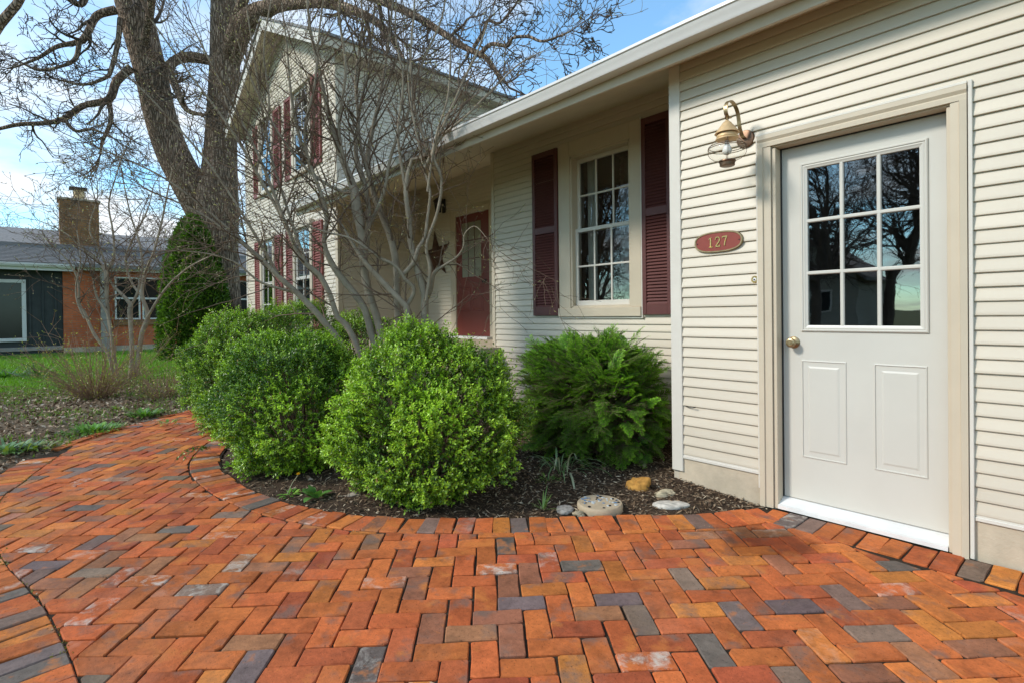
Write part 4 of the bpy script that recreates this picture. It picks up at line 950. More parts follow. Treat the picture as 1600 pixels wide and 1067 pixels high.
def boxwood(name, label, c, rad, rz, M, seed, lsz=.022, group='boxwood shrubs along the brick path', taper=.22, fill=.93, tone=1., fresh=0.):
    c = np.array(c); root = thing(name, label, 'shrub', (c[0], c[1], .02), group); rg = np.random.default_rng(seed)
    D = rvec(M); D[:, 2] = np.where(D[:, 2] < -.88, -D[:, 2], D[:, 2]); e = .86
    tuft = unit(rg.normal(size=(150, 3))); hi = rg.uniform(-.07, .07, 150); dt = D@tuft.T; near = dt.max(1); scal = np.clip(np.arccos(np.clip(near, -1, 1))/.20, 0, 1.3); hi = hi[dt.argmax(1)]
    Q = np.sign(D)*np.abs(D)**e; Q = Q/np.linalg.norm(Q, axis=1, keepdims=True)**.85
    depth = np.clip(RNG.exponential(.05, M), 0, .5)+.19*scal**1.6; r = 1.07+hi+lump(D, seed, .075, 1.7)+lump(D*2.3, seed+1, .040)-depth
    tp = 1-taper*np.clip(-D[:, 2], 0, 1); P = c+Q*np.array([rad, rad, rz])*(r*tp)[:, None]; P[:, 2] = np.maximum(P[:, 2], .03)
    ax = unit(D*np.array([.8, .8, .45])+np.array([0, 0, .55])+RNG.normal(0, .36, (M, 3)))
    k = 12; t = (np.arange(k)//2+.5)/(k/2)
    L = RNG.uniform(.05, .095, M); L = np.where((D[:, 2] > .35) & (RNG.random(M) < .16), L*1.7, L)
    cen = P[:, None, :]+ax[:, None, :]*(t[None, :, None]*L[:, None, None])
    u = unit(np.cross(ax, rvec(M))); v = np.cross(ax, u); ang = (np.arange(k) % 2)*pi+(np.arange(k)//2)*pi/2
    sd = u[:, None, :]*np.cos(ang)[None, :, None]+v[:, None, :]*np.sin(ang)[None, :, None]
    la = unit(sd*.85+ax[:, None, :]*.75+RNG.normal(0, .16, (M, k, 3))).reshape(-1, 3); cen = cen.reshape(-1, 3); n = len(cen)
    keep = RNG.random(n) < fill; cen, la = cen[keep], la[keep]; axr = np.repeat(ax, k, 0)[keep]; n = len(cen)
    nor = unit(axr+np.array([0, 0, .5])+RNG.normal(0, .25, (n, 3)))
    age_shade = np.clip(np.repeat(t[None, :], M, 0).reshape(-1)[keep]*.72+RNG.normal(.02+fresh, .2, n)-np.repeat(np.clip(depth*1.6, 0, .5), k)[keep]+np.repeat(lump(D, seed+9, .11, 2.), k)[keep], 0, 1)[:, None]   # fresh growth towards the tip of each shoot; shade painted into deeper leaves
    tint = (np.array([.055, .125, .013])*(1-age_shade)+np.array([.42, .64, .036])*age_shade)*RNG.uniform(.7, 1.3, (n, 1))*tone
    tint = np.where((RNG.random(n) < .010)[:, None], np.array([[.40, .24, .08]])*RNG.uniform(.5, 1.1, (n, 1)), tint)
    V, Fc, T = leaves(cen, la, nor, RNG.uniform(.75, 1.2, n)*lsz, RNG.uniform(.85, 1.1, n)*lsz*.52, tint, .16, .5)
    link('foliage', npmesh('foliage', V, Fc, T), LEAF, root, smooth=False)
    pol = []; base = np.array([c[0], c[1], 0.])
    for i in range(150):
        d = unit(D[i*7 % M]+np.array([0, 0, .4])); e_ = P[i*7 % M]-d*.04; b0 = base+np.array([U(-.1, .1), U(-.1, .1), 0]); m1 = b0*.5+e_*.5+rvec(1)[0]*.05
        pol.append((np.array([b0, m1, e_]), np.array([.009, .005, .002])))
    V, Fc = tubes(pol, 4); link('stem', npmesh('stem', V, Fc), TWIGB, root, smooth=True)
    return root
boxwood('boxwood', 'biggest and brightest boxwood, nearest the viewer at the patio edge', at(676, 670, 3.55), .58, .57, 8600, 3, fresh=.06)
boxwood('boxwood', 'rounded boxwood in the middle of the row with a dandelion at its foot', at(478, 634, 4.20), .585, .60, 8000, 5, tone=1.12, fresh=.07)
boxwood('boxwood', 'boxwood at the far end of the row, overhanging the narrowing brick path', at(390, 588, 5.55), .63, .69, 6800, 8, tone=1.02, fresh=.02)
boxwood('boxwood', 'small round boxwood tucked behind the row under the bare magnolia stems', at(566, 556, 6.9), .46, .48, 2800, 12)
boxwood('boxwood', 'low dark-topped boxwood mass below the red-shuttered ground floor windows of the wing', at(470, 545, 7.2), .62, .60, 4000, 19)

# sprig of box lying over the bricks
sp0 = onZ(322, 702, .03); sp1 = onZ(292, 724, .05)
pol = []; cen = []; la = []
for j in range(5):
    b = np.array(sp0)*(1-.0)+rvec(1)[0]*.03; e_ = np.array(sp1)+rvec(1)[0]*.10; e_[2] = .05+.05*random.random(); b[2] = .04
    pts = np.array([b*(1-s)+e_*s+np.array([0, 0, .05*sin(pi*s)]) for s in np.linspace(0, 1, 7)]); pol.append((pts, np.linspace(.003, .0012, 7)))
    for i in range(26):
        s = random.random(); q = pts[min(int(s*6), 5)]; cen.append(q+rvec(1)[0]*.006); la.append(unit((e_-b))*.6+rvec(1)[0]*.8)
cen = np.array(cen); la = np.array(la); n = len(cen)
sprig = thing('boxwood_sprig', 'low boxwood sprig straying over the border bricks of the path', 'sprig', sp0*np.array([1, 1, 0]))
V, Fc, T = leaves(cen, la, np.tile([0, 0, 1.], (n, 1))+RNG.normal(0, .3, (n, 3)), RNG.uniform(.016, .024, n), RNG.uniform(.009, .012, n), tint_rows(n, BOXC, [3, 3, 1, .2, 2]), .15)
link('foliage', npmesh('foliage', V, Fc, T), LEAF, sprig); V, Fc = tubes(pol, 4); link('stem', npmesh('stem', V, Fc), TWIGB, sprig)

# ---- yew: arching shoots with two ranks of needles
def yew(label, c, rad, M, seed):
    c = np.array(c); root = thing('yew_shrub', label, 'shrub', (c[0], c[1], .03))
    CC = []; LA = []; UP = []; TP = []; pol = []
    D = rvec(M); D[:, 2] = np.where(D[:, 2] < -.5, -D[:, 2], D[:, 2])
    r = .86+lump(D, seed, .10, 2.2)+lump(D*2, seed+2, .07)-np.clip(RNG.exponential(.15, M), 0, .5)
    for i in range(M):
        d = D[i]; p = c+d*np.array(rad)*r[i]; p[2] = max(p[2], .07)
        if p[1] > DW-.12 or (p[0] > -2.16 and p[1] > -.30): continue
        ax = unit(d*np.array([1, 1, .25])+RNG.normal(0, .42, 3)+np.array([0, 0, .15+(.7*d[2] if d[2] > .3 else 0)])); up = unit(np.array([0, 0, 1.])+d*.55+RNG.normal(0, .2, 3)); sd = unit(np.cross(ax, up)); up = np.cross(sd, ax)
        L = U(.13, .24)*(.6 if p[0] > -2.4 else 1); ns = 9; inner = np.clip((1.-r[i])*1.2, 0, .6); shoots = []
        for k in range(ns):
            t = .12+.80*k/ns; q = p+ax*L*t-up*L*.22*t*t; sg = 1 if k % 2 else -1
            shoots.append((q, unit(sd*sg*.85+ax*.8-up*.10+RNG.normal(0, .12, 3)), L*U(.30, .50)*(1.15-.55*t)))
        shoots.append((p+ax*L*.85-up*L*.16, unit(ax-up*.35), L*.34)); pol.append((np.array([p-d*.12, p, p+ax*L*.5-up*L*.05, p+ax*L-up*L*.22]), np.array([.004, .003, .002, .001])))
        for (q, a2, l2) in shoots:
            k = 16; t = (np.arange(k)//2+.4)/(k/2); s2 = unit(np.cross(a2, up)); sg = np.where(np.arange(k) % 2, 1., -1.)
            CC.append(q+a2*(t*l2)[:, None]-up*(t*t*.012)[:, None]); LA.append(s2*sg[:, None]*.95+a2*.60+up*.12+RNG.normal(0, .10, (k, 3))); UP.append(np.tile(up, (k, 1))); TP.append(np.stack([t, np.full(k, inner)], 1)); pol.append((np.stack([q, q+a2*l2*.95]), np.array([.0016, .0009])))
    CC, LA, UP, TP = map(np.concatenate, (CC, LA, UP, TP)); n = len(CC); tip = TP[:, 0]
    tint = np.array([.080, .205, .018])*(1-tip[:, None])+np.array([.29, .53, .05])*tip[:, None]; tint = tint*RNG.uniform(.75, 1.25, (n, 1))*(1-TP[:, 1:])  # tips lighter as new growth; needles deep in the bush carry painted shade
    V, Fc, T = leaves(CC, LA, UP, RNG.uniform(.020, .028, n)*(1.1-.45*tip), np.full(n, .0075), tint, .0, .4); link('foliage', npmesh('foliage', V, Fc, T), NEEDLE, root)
    for i in range(120):
        b0 = np.array([c[0]+U(-.15, .15), c[1]+U(-.15, .15), 0.]); j = random.randrange(M); e_ = c+D[j]*np.array(rad)*r[j]*.9
        if e_[1] < DW-.15: pol.append((np.array([b0, b0*.5+e_*.5+np.array([0, 0, .06]), e_]), np.array([.010, .006, .003])))
    V, Fc = tubes(pol, 3); link('stem', npmesh('stem', V, Fc), TWIGB, root, smooth=True); return root
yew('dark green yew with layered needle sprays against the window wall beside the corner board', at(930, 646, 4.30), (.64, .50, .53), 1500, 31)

# ---- arborvitae by the oak
def arbor():
    c = np.array(at(302, 500, 14.0)); c[2] = 0; h = 3.75; root = thing('arborvitae', 'tall dark conical arborvitae in front of the oak trunk', 'evergreen', (c[0], c[1], 0))
    M = 16000; t = RNG.random(M)**.8; a = RNG.uniform(0, 2*pi, M); D = np.stack([np.cos(a), np.sin(a), np.zeros(M)], 1)
    prof = np.interp(t, [0, .15, .35, .55, .72, .86, .95, 1], [.95, 1.0, .97, .88, .76, .54, .30, .05]); Q = np.stack([D[:, 0]*1.3, D[:, 1]*1.3, t*4-2], 1)
    r = prof*.70*(1+lump(Q, 40, .09, 2.2)+lump(Q*2.4, 41, .06)-np.clip(RNG.exponential(.09, M), 0, .5)); P = c+D*r[:, None]; P[:, 2] = t*h+.05
    ax = unit(D*.8+np.array([0, 0, .9])+RNG.normal(0, .4, (M, 3))); k = 3
    cen = np.repeat(P, k, 0)+RNG.normal(0, .03, (M*k, 3)); la = unit(np.repeat(ax, k, 0)+RNG.normal(0, .45, (M*k, 3))); n = M*k
    tint = tint_rows(n, [(.075, .15, .016), (.12, .215, .022), (.19, .31, .035), (.035, .07, .010)], [3, 3, 1.6, 2.4])
    V, Fc, T = leaves(cen, la, rvec(n), RNG.uniform(.06, .13, n), RNG.uniform(.02, .045, n), tint, .1); link('foliage', npmesh('foliage', V, Fc, T), NEEDLE, root)
    pol = [(np.array([c, c+[0, 0, h*.9]]), np.array([.09, .02]))]; V, Fc = tubes(pol, 8); link('trunk', npmesh('trunk', V, Fc), OAKB, root, smooth=True)
    c2 = np.array(at(285, 530, 13.2)); c2[2] = .55
arbor()

# ================================================================== BARE TREES
class Tree:
    def __init__(s): s.big = []; s.mid = []; s.fine = []; s.tips = []
def grow(T, p, d, L, r, lvl, P):
    n = P['n'][min(lvl, len(P['n'])-1)]; seg = L/n; pts = [p.copy()]; rr = [r]
    wig = P['wig'][min(lvl, len(P['wig'])-1)]
    for i in range(n):
        d = (d+rv()*wig+Vector((0, 0, P['up']))).normalized(); p = p+d*seg; pts.append(p.copy()); rr.append(max(P['rmin'], r*(1-.72*(i+1)/n)))
        if lvl < P['lv'] and random.random() < P['br'][min(lvl, len(P['br'])-1)]:
            s_ = d.cross(rv()); s_ = s_.normalized() if s_.length > 1e-3 else d.orthogonal()
            a = U(.55, 1.15); grow(T, p.copy(), (d*cos(a)+s_*sin(a)).normalized(), L*U(.38, .72), max(P['rmin'], rr[-1]*.72), lvl+1, P)
    (T.mid if r > P['rmid'] else T.fine).append((np.array(pts), np.array(rr))); T.tips.append((p.copy(), d.copy()))
    if lvl >= P['lv']-1 and len(pts) > 3: T.tips.append((pts[-2], d.copy()))
def trace(T, pts, b0, b1, wig=0., big=True, P=None, every=.25, start=.15, Lt=(.4, .8), seglen=None, bshape=None):
    """a limb along points (px, py, width px) seen in the photograph, going from distance b0 to b1"""
    n = len(pts); W_ = []; pts = [(x, y, w if w > 26 else w*.8) for x, y, w in pts]; s = np.r_[0, np.cumsum([math.hypot(pts[i+1][0]-pts[i][0], pts[i+1][1]-pts[i][1]) for i in range(n-1)])]; s = s/s[-1]
    for (q, t) in zip(pts, s):
        b = b0+(b1-b0)*t; v = Vector(at(q[0], q[1], b)); W_.append((v, q[2]*b/F/2))
    A = np.array([[*v, r] for v, r in W_]); ln = np.linalg.norm(np.diff(A[:, :3], axis=0), axis=1).sum(); S_ = smooth_line(A, max(ln/40, .03))
    S_[:, 3] = np.maximum(S_[:, 3], .0012)
    Q = S_[:, :3]; R = S_[:, 3]
    (T.big if big else T.mid).append((Q, R))
    if P:
        acc = 0; dl = np.r_[0, np.linalg.norm(np.diff(Q, axis=0), axis=1)]; tot = dl.sum(); run = 0
        for i in range(1, len(Q)-1):
            acc += dl[i]; run += dl[i]
            if run/tot < start: continue
            if acc > every*U(.6, 1.4):
                acc = 0; d = Vector(Q[i+1]-Q[i-1]).normalized(); s_ = d.cross(rv()).normalized(); a = U(.5, 1.1)
                grow(T, Vector(Q[i]), (d*cos(a)+s_*sin(a)).normalized(), U(*Lt), max(P['rmin'], min(R[i]*.55, P['rtw'])), 0, P)
        d = Vector(Q[-1]-Q[-3]).normalized()
        for k in range(2): grow(T, Vector(Q[-1]), (d+rv()*.3).normalized(), U(*Lt), max(P['rmin'], R[-1]*.9), 0, P)
    return Q
def finish(T, root, mb, mt, nb_=12, parts=('trunk', 'branch', 'twig')):
    for i, (Q, R) in enumerate(T.big):
        V, Fc = tubes([(Q, R)], nb_); link(parts[0] if i == 0 else 'limb', npmesh('limb', V, Fc), mb, root, smooth=True)
    if T.mid: V, Fc = tubes(T.mid, 6); link(parts[1], npmesh(parts[1], V, Fc), mt, root, smooth=True, kind='stuff')
    if T.fine: V, Fc = tubes(T.fine, 3); link(parts[2], npmesh(parts[2], V, Fc), mt, root, smooth=True, kind='stuff')
def buds(T, root, frac, L, Wd, cols, w, name='bud', spread=.01):
    tp = [t for t in T.tips if random.random() < frac]; n = len(tp)
    if not n: return
    P = np.array([t[0] for t in tp]); D = np.array([t[1] for t in tp]); D = unit(D+RNG.normal(0, .45, (n, 3))+np.array([0, 0, .25]))
    Ls = RNG.uniform(*L, n)[:, None]; u = unit(np.cross(D, rvec(n))); v = np.cross(D, u); Ws = RNG.uniform(*Wd, n)[:, None]
    V = np.empty((n, 5, 3)); V[:, 0] = P; V[:, 4] = P+D*Ls
    for k in range(3): a = 2*pi*k/3; V[:, 1+k] = P+D*Ls*.42+(u*cos(a)+v*sin(a))*Ws
    b = np.arange(n)[:, None]*5; Fc = np.concatenate([b+np.array([q]) for q in ((0, 2, 1), (0, 3, 2), (0, 1, 3), (1, 2, 4), (2, 3, 4), (3, 1, 4))])
    T_ = np.repeat(tint_rows(n, cols, w), 5, 0); link(name, npmesh(name, V.reshape(-1, 3), Fc, T_), BUDM, root, kind='stuff')

# ---- the big oak
OB = 15.5
oak = thing('oak_tree', 'huge old bare oak forking into two thick trunks behind the gabled wing', 'tree', at(345, 540, OB)*np.array([1, 1, 0]))
T = Tree(); PO = dict(n=[7, 6, 5, 4], wig=[.30, .34, .38, .4], up=.03, br=[.62, .54, .42], lv=3, rmin=.0075, rmid=.030, rtw=.06)
PO2 = dict(PO, lv=2)
trace(T, [(342, 560, 74), (342, 470, 62), (340, 390, 58), (338, 330, 64), (342, 285, 54), (345, 225, 46), (351, 110, 43), (353, 0, 42), (356, -120, 40), (345, -260, 30), (350, -380, 18)], OB, OB-1, P=PO2, every=1.6, start=.45, Lt=(1.5, 3.))
trace(T, [(325, 350, 46), (302, 300, 50), (270, 240, 47), (250, 180, 45), (235, 112, 45), (206, 0, 48), (186, -90, 42), (150, -250, 34), (120, -360, 16)], OB-.1, OB-2.2, P=PO2, every=1.5, start=.35, Lt=(1.5, 3.))
trace(T, [(360, 95, 30), (376, 48, 34), (400, 24, 32), (430, 10, 26), (474, 4, 24), (507, 5, 20), (537, 12, 20), (575, 27, 16), (605, 50, 13), (631, 95, 8)], OB-.5, 10.2, P=PO, every=.5, start=.45, Lt=(.7, 1.5))
trace(T, [(507, 5, 18), (548, -14, 18), (590, 0, 16), (642, 22, 15), (687, 49, 13), (725, 74, 12), (758, 90, 11), (775, 112, 8), (790, 130, 6)], 11.2, 9.2, P=PO, every=.42, start=.25, Lt=(.6, 1.3))
trace(T, [(750, 86, 9), (767, 70, 8), (794, 72, 7), (801, 60, 6), (826, 58, 6), (850, 65, 5), (893, 49, 3)], 9.4, 8.8, P=PO, every=.28, start=.1, Lt=(.4, .8))
trace(T, [(740, 75, 8), (756, 49, 7), (762, 33, 6), (780, 37, 5), (797, 19, 5), (809, 2, 4), (822, -30, 3)], 9.5, 8.9, P=PO, every=.28, start=.1, Lt=(.4, .8))
trace(T, [(206, 106, 16), (182, 128, 15), (170, 156, 14), (130, 166, 12), (100, 186, 10), (70, 193, 9), (30, 195, 8), (-10, 204, 6), (-60, 215, 4)], OB-1.2, 13.5, P=PO, every=.5, start=.2, Lt=(.7, 1.4))
trace(T, [(170, 156, 9), (173, 190, 8), (160, 222, 6), (157, 240, 4)], OB-1.3, 14, P=PO, every=.5, start=.3, Lt=(.6, 1.1))
trace(T, [(100, 186, 7), (118, 205, 6), (145, 203, 5), (180, 218, 3)], OB-1.7, 13.8, P=PO, every=.45, start=.2, Lt=(.5, 1.))
trace(T, [(182, 16, 16), (152, 25, 14), (138, 50, 12), (128, 64, 12), (116, 68, 10), (88, 74, 8), (58, 92, 6), (22, 106, 3)], OB-1.6, 13, P=PO, every=.42, start=.2, Lt=(.6, 1.2))
trace(T, [(124, 66, 9), (118, 92, 8), (96, 104, 6), (60, 110, 5), (22, 92, 3)], OB-2, 13.2, P=PO, every=.4, start=.2, Lt=(.5, 1.))
trace(T, [(188, 30, 10), (184, 68, 9), (174, 108, 8), (165, 122, 7), (130, 133, 5), (96, 126, 4)], OB-1.5, 13.4, P=PO, every=.45, start=.2, Lt=(.5, 1.))
trace(T, [(332, 96, 18), (300, 90, 20), (276, 94, 18), (266, 110, 15), (276, 140, 14), (292, 172, 10), (318, 180, 6)], OB-.3, OB-1.6, P=PO, every=.5, start=.3, Lt=(.5, 1.1))
trace(T, [(140, -40, 16), (128, 6, 12), (100, -6, 10), (60, -30, 8)], OB-2, 12.5, P=PO, every=.5, start=.1, Lt=(.7, 1.4))
trace(T, [(360, 60, 20), (400, -40, 18), (470, -90, 16), (560, -120, 12), (660, -110, 8)], OB-1, 10.5, P=PO, every=.5, start=.2, Lt=(.8, 1.6))
trace(T, [(226, 70, 16), (236, 10, 14), (240, -50, 12)], OB-1.4, OB-2.5, P=PO, every=.5, start=.1, Lt=(.8, 1.6))
finish(T, oak, OAKB, OAKT, 16); buds(T, oak, .18, (.03, .06), (.008, .014), [(.13, .12, .05), (.10, .06, .035)], [1, 1])
print('oak', len(T.mid), len(T.fine))

# ---- multi-stemmed magnolia in the bed by the house
MBD = 5.4
mag = thing('magnolia_tree', 'bare grey multi-stemmed magnolia with pale catkin-like buds in the bed in front of the porch', 'tree', at(585, 640, MBD)*np.array([1, 1, 0]))
T = Tree(); PM = dict(n=[8, 7, 6], wig=[.13, .17, .2], up=.04, br=[.40, .30, .2], lv=2, rmin=.0019, rmid=.0055, rtw=.0095)
PML = dict(PM, up=-.005, wig=[.18, .22, .25])
B = MBD
stems = [
 ([(592, 665, 16), (565, 560, 15), (541, 508, 14), (527, 496, 13), (516, 462, 12), (499, 430, 12), (478, 413, 11), (462, 390, 10), (447, 352, 9), (425, 312, 8), (400, 270, 6), (372, 215, 5), (350, 150, 3)], 5.4, 5.0),
 ([(585, 665, 16), (540, 550, 15), (506, 503, 15), (489, 483, 14), (464, 458, 13), (437, 434, 12), (402, 399, 9), (371, 375, 7), (335, 348, 5), (290, 322, 4), (235, 300, 3)], 5.35, 4.7),
 ([(600, 665, 18), (590, 560, 17), (580, 520, 17), (570, 484, 16), (556, 462, 16), (530, 430, 15), (514, 404, 13), (506, 378, 11), (511, 346, 10), (504, 310, 9), (488, 268, 8), (468, 215, 7), (455, 150, 6), (448, 70, 4), (440, 5, 3)], 5.45, 5.15),
 ([(605, 665, 18), (602, 560, 18), (596, 528, 18), (588, 494, 18), (575, 455, 19), (568, 413, 19), (566, 368, 20), (558, 330, 24), (553, 296, 19), (540, 262, 15), (525, 222, 13), (512, 172, 11), (498, 110, 8), (484, 40, 6), (478, -30, 5), (474, -100, 3)], 5.4, 5.2),
 ([(568, 420, 15), (575, 365, 13), (576, 325, 12), (568, 282, 11), (556, 240, 10), (560, 190, 8), (556, 120, 7), (566, 40, 5), (560, -50, 3)], 5.42, 5.5),
 ([(610, 665, 19), (624, 540, 18), (623, 500, 17), (620, 469, 17), (621, 434, 17), (617, 399, 16), (608, 365, 15), (593, 328, 14), (580, 290, 13), (574, 250, 12), (582, 205, 9), (594, 150, 8), (604, 90, 6), (612, 20, 5), (618, -60, 3)], 5.55, 5.6),
 ([(612, 665, 17), (640, 545, 16), (638, 507, 15), (636, 483, 15), (629, 474, 15), (607, 451, 14), (583, 425, 13), (566, 405, 10), (550, 380, 7), (534, 352, 5)], 5.3, 5.1),
 ([(636, 478, 11), (646, 460, 10), (645, 448, 10), (632, 436, 9), (625, 424, 8), (612, 412, 8), (596, 405, 7), (572, 388, 6), (545, 372, 5), (505, 362, 4), (470, 350, 3)], 5.25, 4.9),
 ([(629, 430, 10), (646, 412, 11), (654, 388, 10), (664, 372, 9), (668, 340, 7), (672, 300, 6), (662, 262, 5), (652, 215, 5), (640, 150, 4), (636, 80, 3)], 5.2, 5.0),
 ([(618, 665, 18), (660, 560, 17), (662, 514, 16), (664, 462, 17), (652, 422, 15), (641, 376, 14), (640, 345, 12), (634, 300, 11), (644, 250, 9), (668, 240, 8), (646, 160, 6), (642, 80, 5), (648, 0, 4), (640, -80, 3)], 5.35, 5.0),
 ([(664, 470, 11), (672, 456, 11), (678, 428, 10), (696, 414, 6), (714, 402, 5), (724, 386, 3.4), (726, 366, 2.4), (742, 354, 1.8), (760, 372, 1.3)], 5.3, 4.9),
 ([(666, 470, 8), (672, 420, 8), (666, 385, 7), (684, 330, 7), (690, 280, 7), (676, 240, 8), (692, 200, 7), (710, 160, 6), (728, 118, 5), (747, 79, 4), (762, 36, 3)], 5.2, 4.7),
 ([(664, 262, 8), (690, 215, 6), (726, 184, 5), (770, 140, 4), (812, 100, 3), (850, 80, 2)], 5.0, 4.5),
 ([(553, 300, 12), (535, 300, 8), (505, 285, 7), (470, 255, 6), (430, 200, 5), (395, 130, 4), (370, 60, 3)], 5.3, 4.9),
 ([(464, 458, 8), (440, 452, 6), (405, 440, 5), (370, 412, 4), (330, 398, 3), (280, 392, 2)], 5.1, 4.6),
 ([(437, 434, 8), (385, 345, 6), (325, 255, 5), (255, 175, 4), (190, 110, 3)], 5.1, 4.4),
 ([(402, 399, 7), (330, 335, 5), (250, 275, 4), (160, 235, 3)], 5.0, 4.4),
 ([(447, 352, 8), (402, 240, 6), (345, 130, 5), (300, 40, 3)], 5.1, 4.7),
 ([(425, 312, 7), (362, 205, 5), (292, 110, 4), (235, 30, 3)], 5.0, 4.5),
 ([(478, 413, 8), (450, 330, 6), (420, 230, 5), (400, 110, 4), (385, 10, 3)], 5.2, 5.0),
 ([(553, 296, 9), (530, 210, 7), (540, 110, 6), (530, 20, 5), (536, -60, 3)], 5.3, 5.0),
 ([(504, 310, 8), (476, 220, 6), (492, 130, 5), (500, 40, 4), (512, -50, 3)], 5.2, 4.9),
 ([(580, 290, 9), (560, 200, 7), (575, 110, 5), (584, 30, 4), (590, -60, 3)], 5.5, 5.5),
 ([(634, 300, 8), (622, 210, 6), (630, 130, 5), (618, 50, 4), (622, -50, 3)], 5.2, 5.0),
 ([(400, 270, 6), (420, 170, 5), (412, 80, 4), (424, 0, 3)], 5.1, 4.9),
 ([(668, 300, 6), (680, 220, 5), (700, 150, 4), (704, 70, 3)], 5.0, 4.7),
 ([(575, 360, 9), (600, 300, 8), (612, 240, 7), (640, 170, 6), (660, 100, 5), (690, 30, 4), (700, -40, 3)], 5.4, 5.2),
]
for k, (pts, b0, b1) in enumerate(stems):
    pts = [(x, y, w*.86) for x, y, w in pts]
    trace(T, pts, b0, b1, P=PM if k not in (1, 7, 10, 14) else PML, every=.074, start=.36 if len(pts) > 9 else .12, Lt=(.30, .95))
finish(T, mag, MAGB, TWIGB, 10)
buds(T, mag, .55, (.018, .040), (.0030, .0050), [(.55, .52, .28), (.42, .40, .22), (.60, .52, .20), (.28, .22, .13)], [3, 3, 1.5, 2])
print('magnolia', len(T.mid), len(T.fine), len(T.tips))

# ---- smaller multi-stemmed tree in the leaf bed, forsythia-like shrub at its foot
LBD = 9.4
lil = thing('witch_hazel_tree', 'small bare multi-stemmed tree with pale buds standing in the leaf-littered bed on the left', 'tree', at(190, 612, LBD)*np.array([1, 1, 0]))
T = Tree(); PL = dict(n=[7, 6, 5], wig=[.18, .22, .25], up=.03, br=[.55, .45, .3], lv=2, rmin=.0028, rmid=.008, rtw=.014)
for pts, b0, b1 in [
 ([(180, 615, 9), (172, 560, 8), (160, 540, 8), (146, 520, 8), (132, 488, 7), (124, 476, 6), (122, 440, 5), (108, 410, 4), (88, 390, 3)], 9.4, 9.0),
 ([(132, 498, 5), (121, 472, 5), (119, 446, 4), (126, 405, 3), (120, 360, 3)], 9.1, 8.9),
 ([(188, 615, 8), (178, 550, 8), (170, 500, 8), (166, 450, 10), (165, 425, 9), (150, 405, 6), (125, 385, 4), (98, 362, 3), (60, 345, 2)], 9.5, 9.0),
 ([(176, 560, 7), (174, 520, 7), (168, 490, 7), (152, 465, 6), (146, 440, 4)], 9.3, 9.2),
 ([(200, 615, 11), (206, 560, 11), (205, 520, 11), (203, 485, 13), (204, 476, 11), (190, 460, 8), (172, 440, 6), (160, 400, 5), (140, 360, 4), (150, 320, 3)], 9.4, 9.2),
 ([(203, 480, 8), (214, 460, 7), (222, 420, 6), (218, 380, 5), (205, 340, 4), (196, 300, 3), (188, 260, 2)], 9.4, 9.3),
 ([(205, 615, 12), (215, 565, 12), (222, 520, 12), (231, 498, 12), (228, 480, 10), (222, 462, 9), (226, 430, 8), (240, 395, 6), (252, 350, 5), (262, 300, 4), (270, 260, 3)], 9.5, 9.0),
 ([(230, 497, 8), (246, 470, 7), (262, 448, 6), (280, 430, 5), (300, 415, 4), (330, 400, 3)], 9.3, 8.8),
 ([(166, 430, 7), (178, 400, 6), (176, 360, 5), (170, 320, 4), (180, 280, 3), (195, 235, 2)], 9.4, 9.3),
 ([(222, 465, 6), (205, 440, 6), (196, 405, 5), (210, 370, 4), (230, 330, 3), (240, 290, 2)], 9.4, 9.6)]:
    pts = [(x, y, w*.72) for x, y, w in pts]
    trace(T, pts, b0, b1, P=PL, every=.17, start=.5 if len(pts) > 7 else .2, Lt=(.4, 1.0))
finish(T, lil, MAGB, TWIGB, 8); buds(T, lil, .55, (.028, .055), (.005, .009), [(.30, .29, .17), (.40, .38, .22), (.20, .16, .09)], [3, 2, 1])
print('hazel', len(T.mid), len(T.fine))

def stemmy(name, label, c, n, L, r, lean, cols, w, leafL, nl, bark_, cat='shrub', up=.02, group=None, seed=0):
    c = Vector(c); root = thing(name, label, cat, (c.x, c.y, c.z), group); pol = []; P = []; D = []
    for i in range(n):
        a = U(0, 2*pi); d = Vector((cos(a)*lean*U(.2, 1), sin(a)*lean*U(.2, 1), 1)).normalized(); p = c+Vector((cos(a), sin(a), 0))*U(0, .12); pts = [p.copy()]; ll = U(*L); k = 6
        for j in range(k):
            d = (d+rv()*.16+Vector((0, 0, up))).normalized(); p = p+d*ll/k; pts.append(p.copy())
            for q in range(nl):
                if random.random() < .8: P.append(p+rv()*.012); D.append((d+rv()*.9).normalized())
            if random.random() < .45:
                e = p+(d+rv()*.9).normalized()*ll*.22; pol.append((np.array([p, (p+e)/2+rv()*.01, e]), np.array([r*.5, r*.4, r*.3])))
                for q in range(nl+1): P.append(e+rv()*.02); D.append(rv())
        pol.append((np.array(pts), np.linspace(r, r*.35, k+1)))
    V, Fc = tubes(pol, 4); link('stem', npmesh('stem', V, Fc), bark_, root, smooth=True)
    if P:
        m = len(P); V, Fc, T_ = leaves(np.array(P), np.array(D), np.tile([0, 0, 1.], (m, 1))+RNG.normal(0, .4, (m, 3)), RNG.uniform(*leafL, m), RNG.uniform(leafL[0]*.5, leafL[1]*.55, m), tint_rows(m, cols, w)); link('foliage', npmesh('foliage', V, Fc, T_), LEAF, root)
    return root
REDST = bark('reddish_stem', (.22, .13, .08), (.38, .25, .16), 20, (1, 1, 1), .2)
YL = [(.55, .50, .05), (.32, .40, .05), (.42, .36, .06)]
def gz(px, py): p = onZ(px, py, .05); return (p[0], p[1], .03)
stemmy('barberry_shrub', 'wispy reddish-stemmed shrub with tiny yellow-green leaves at the foot of the small bare tree', gz(150, 622), 150, (.5, 1.35), .0045, 1.7, YL, [2, 2, 1], (.014, .026), 2, REDST)
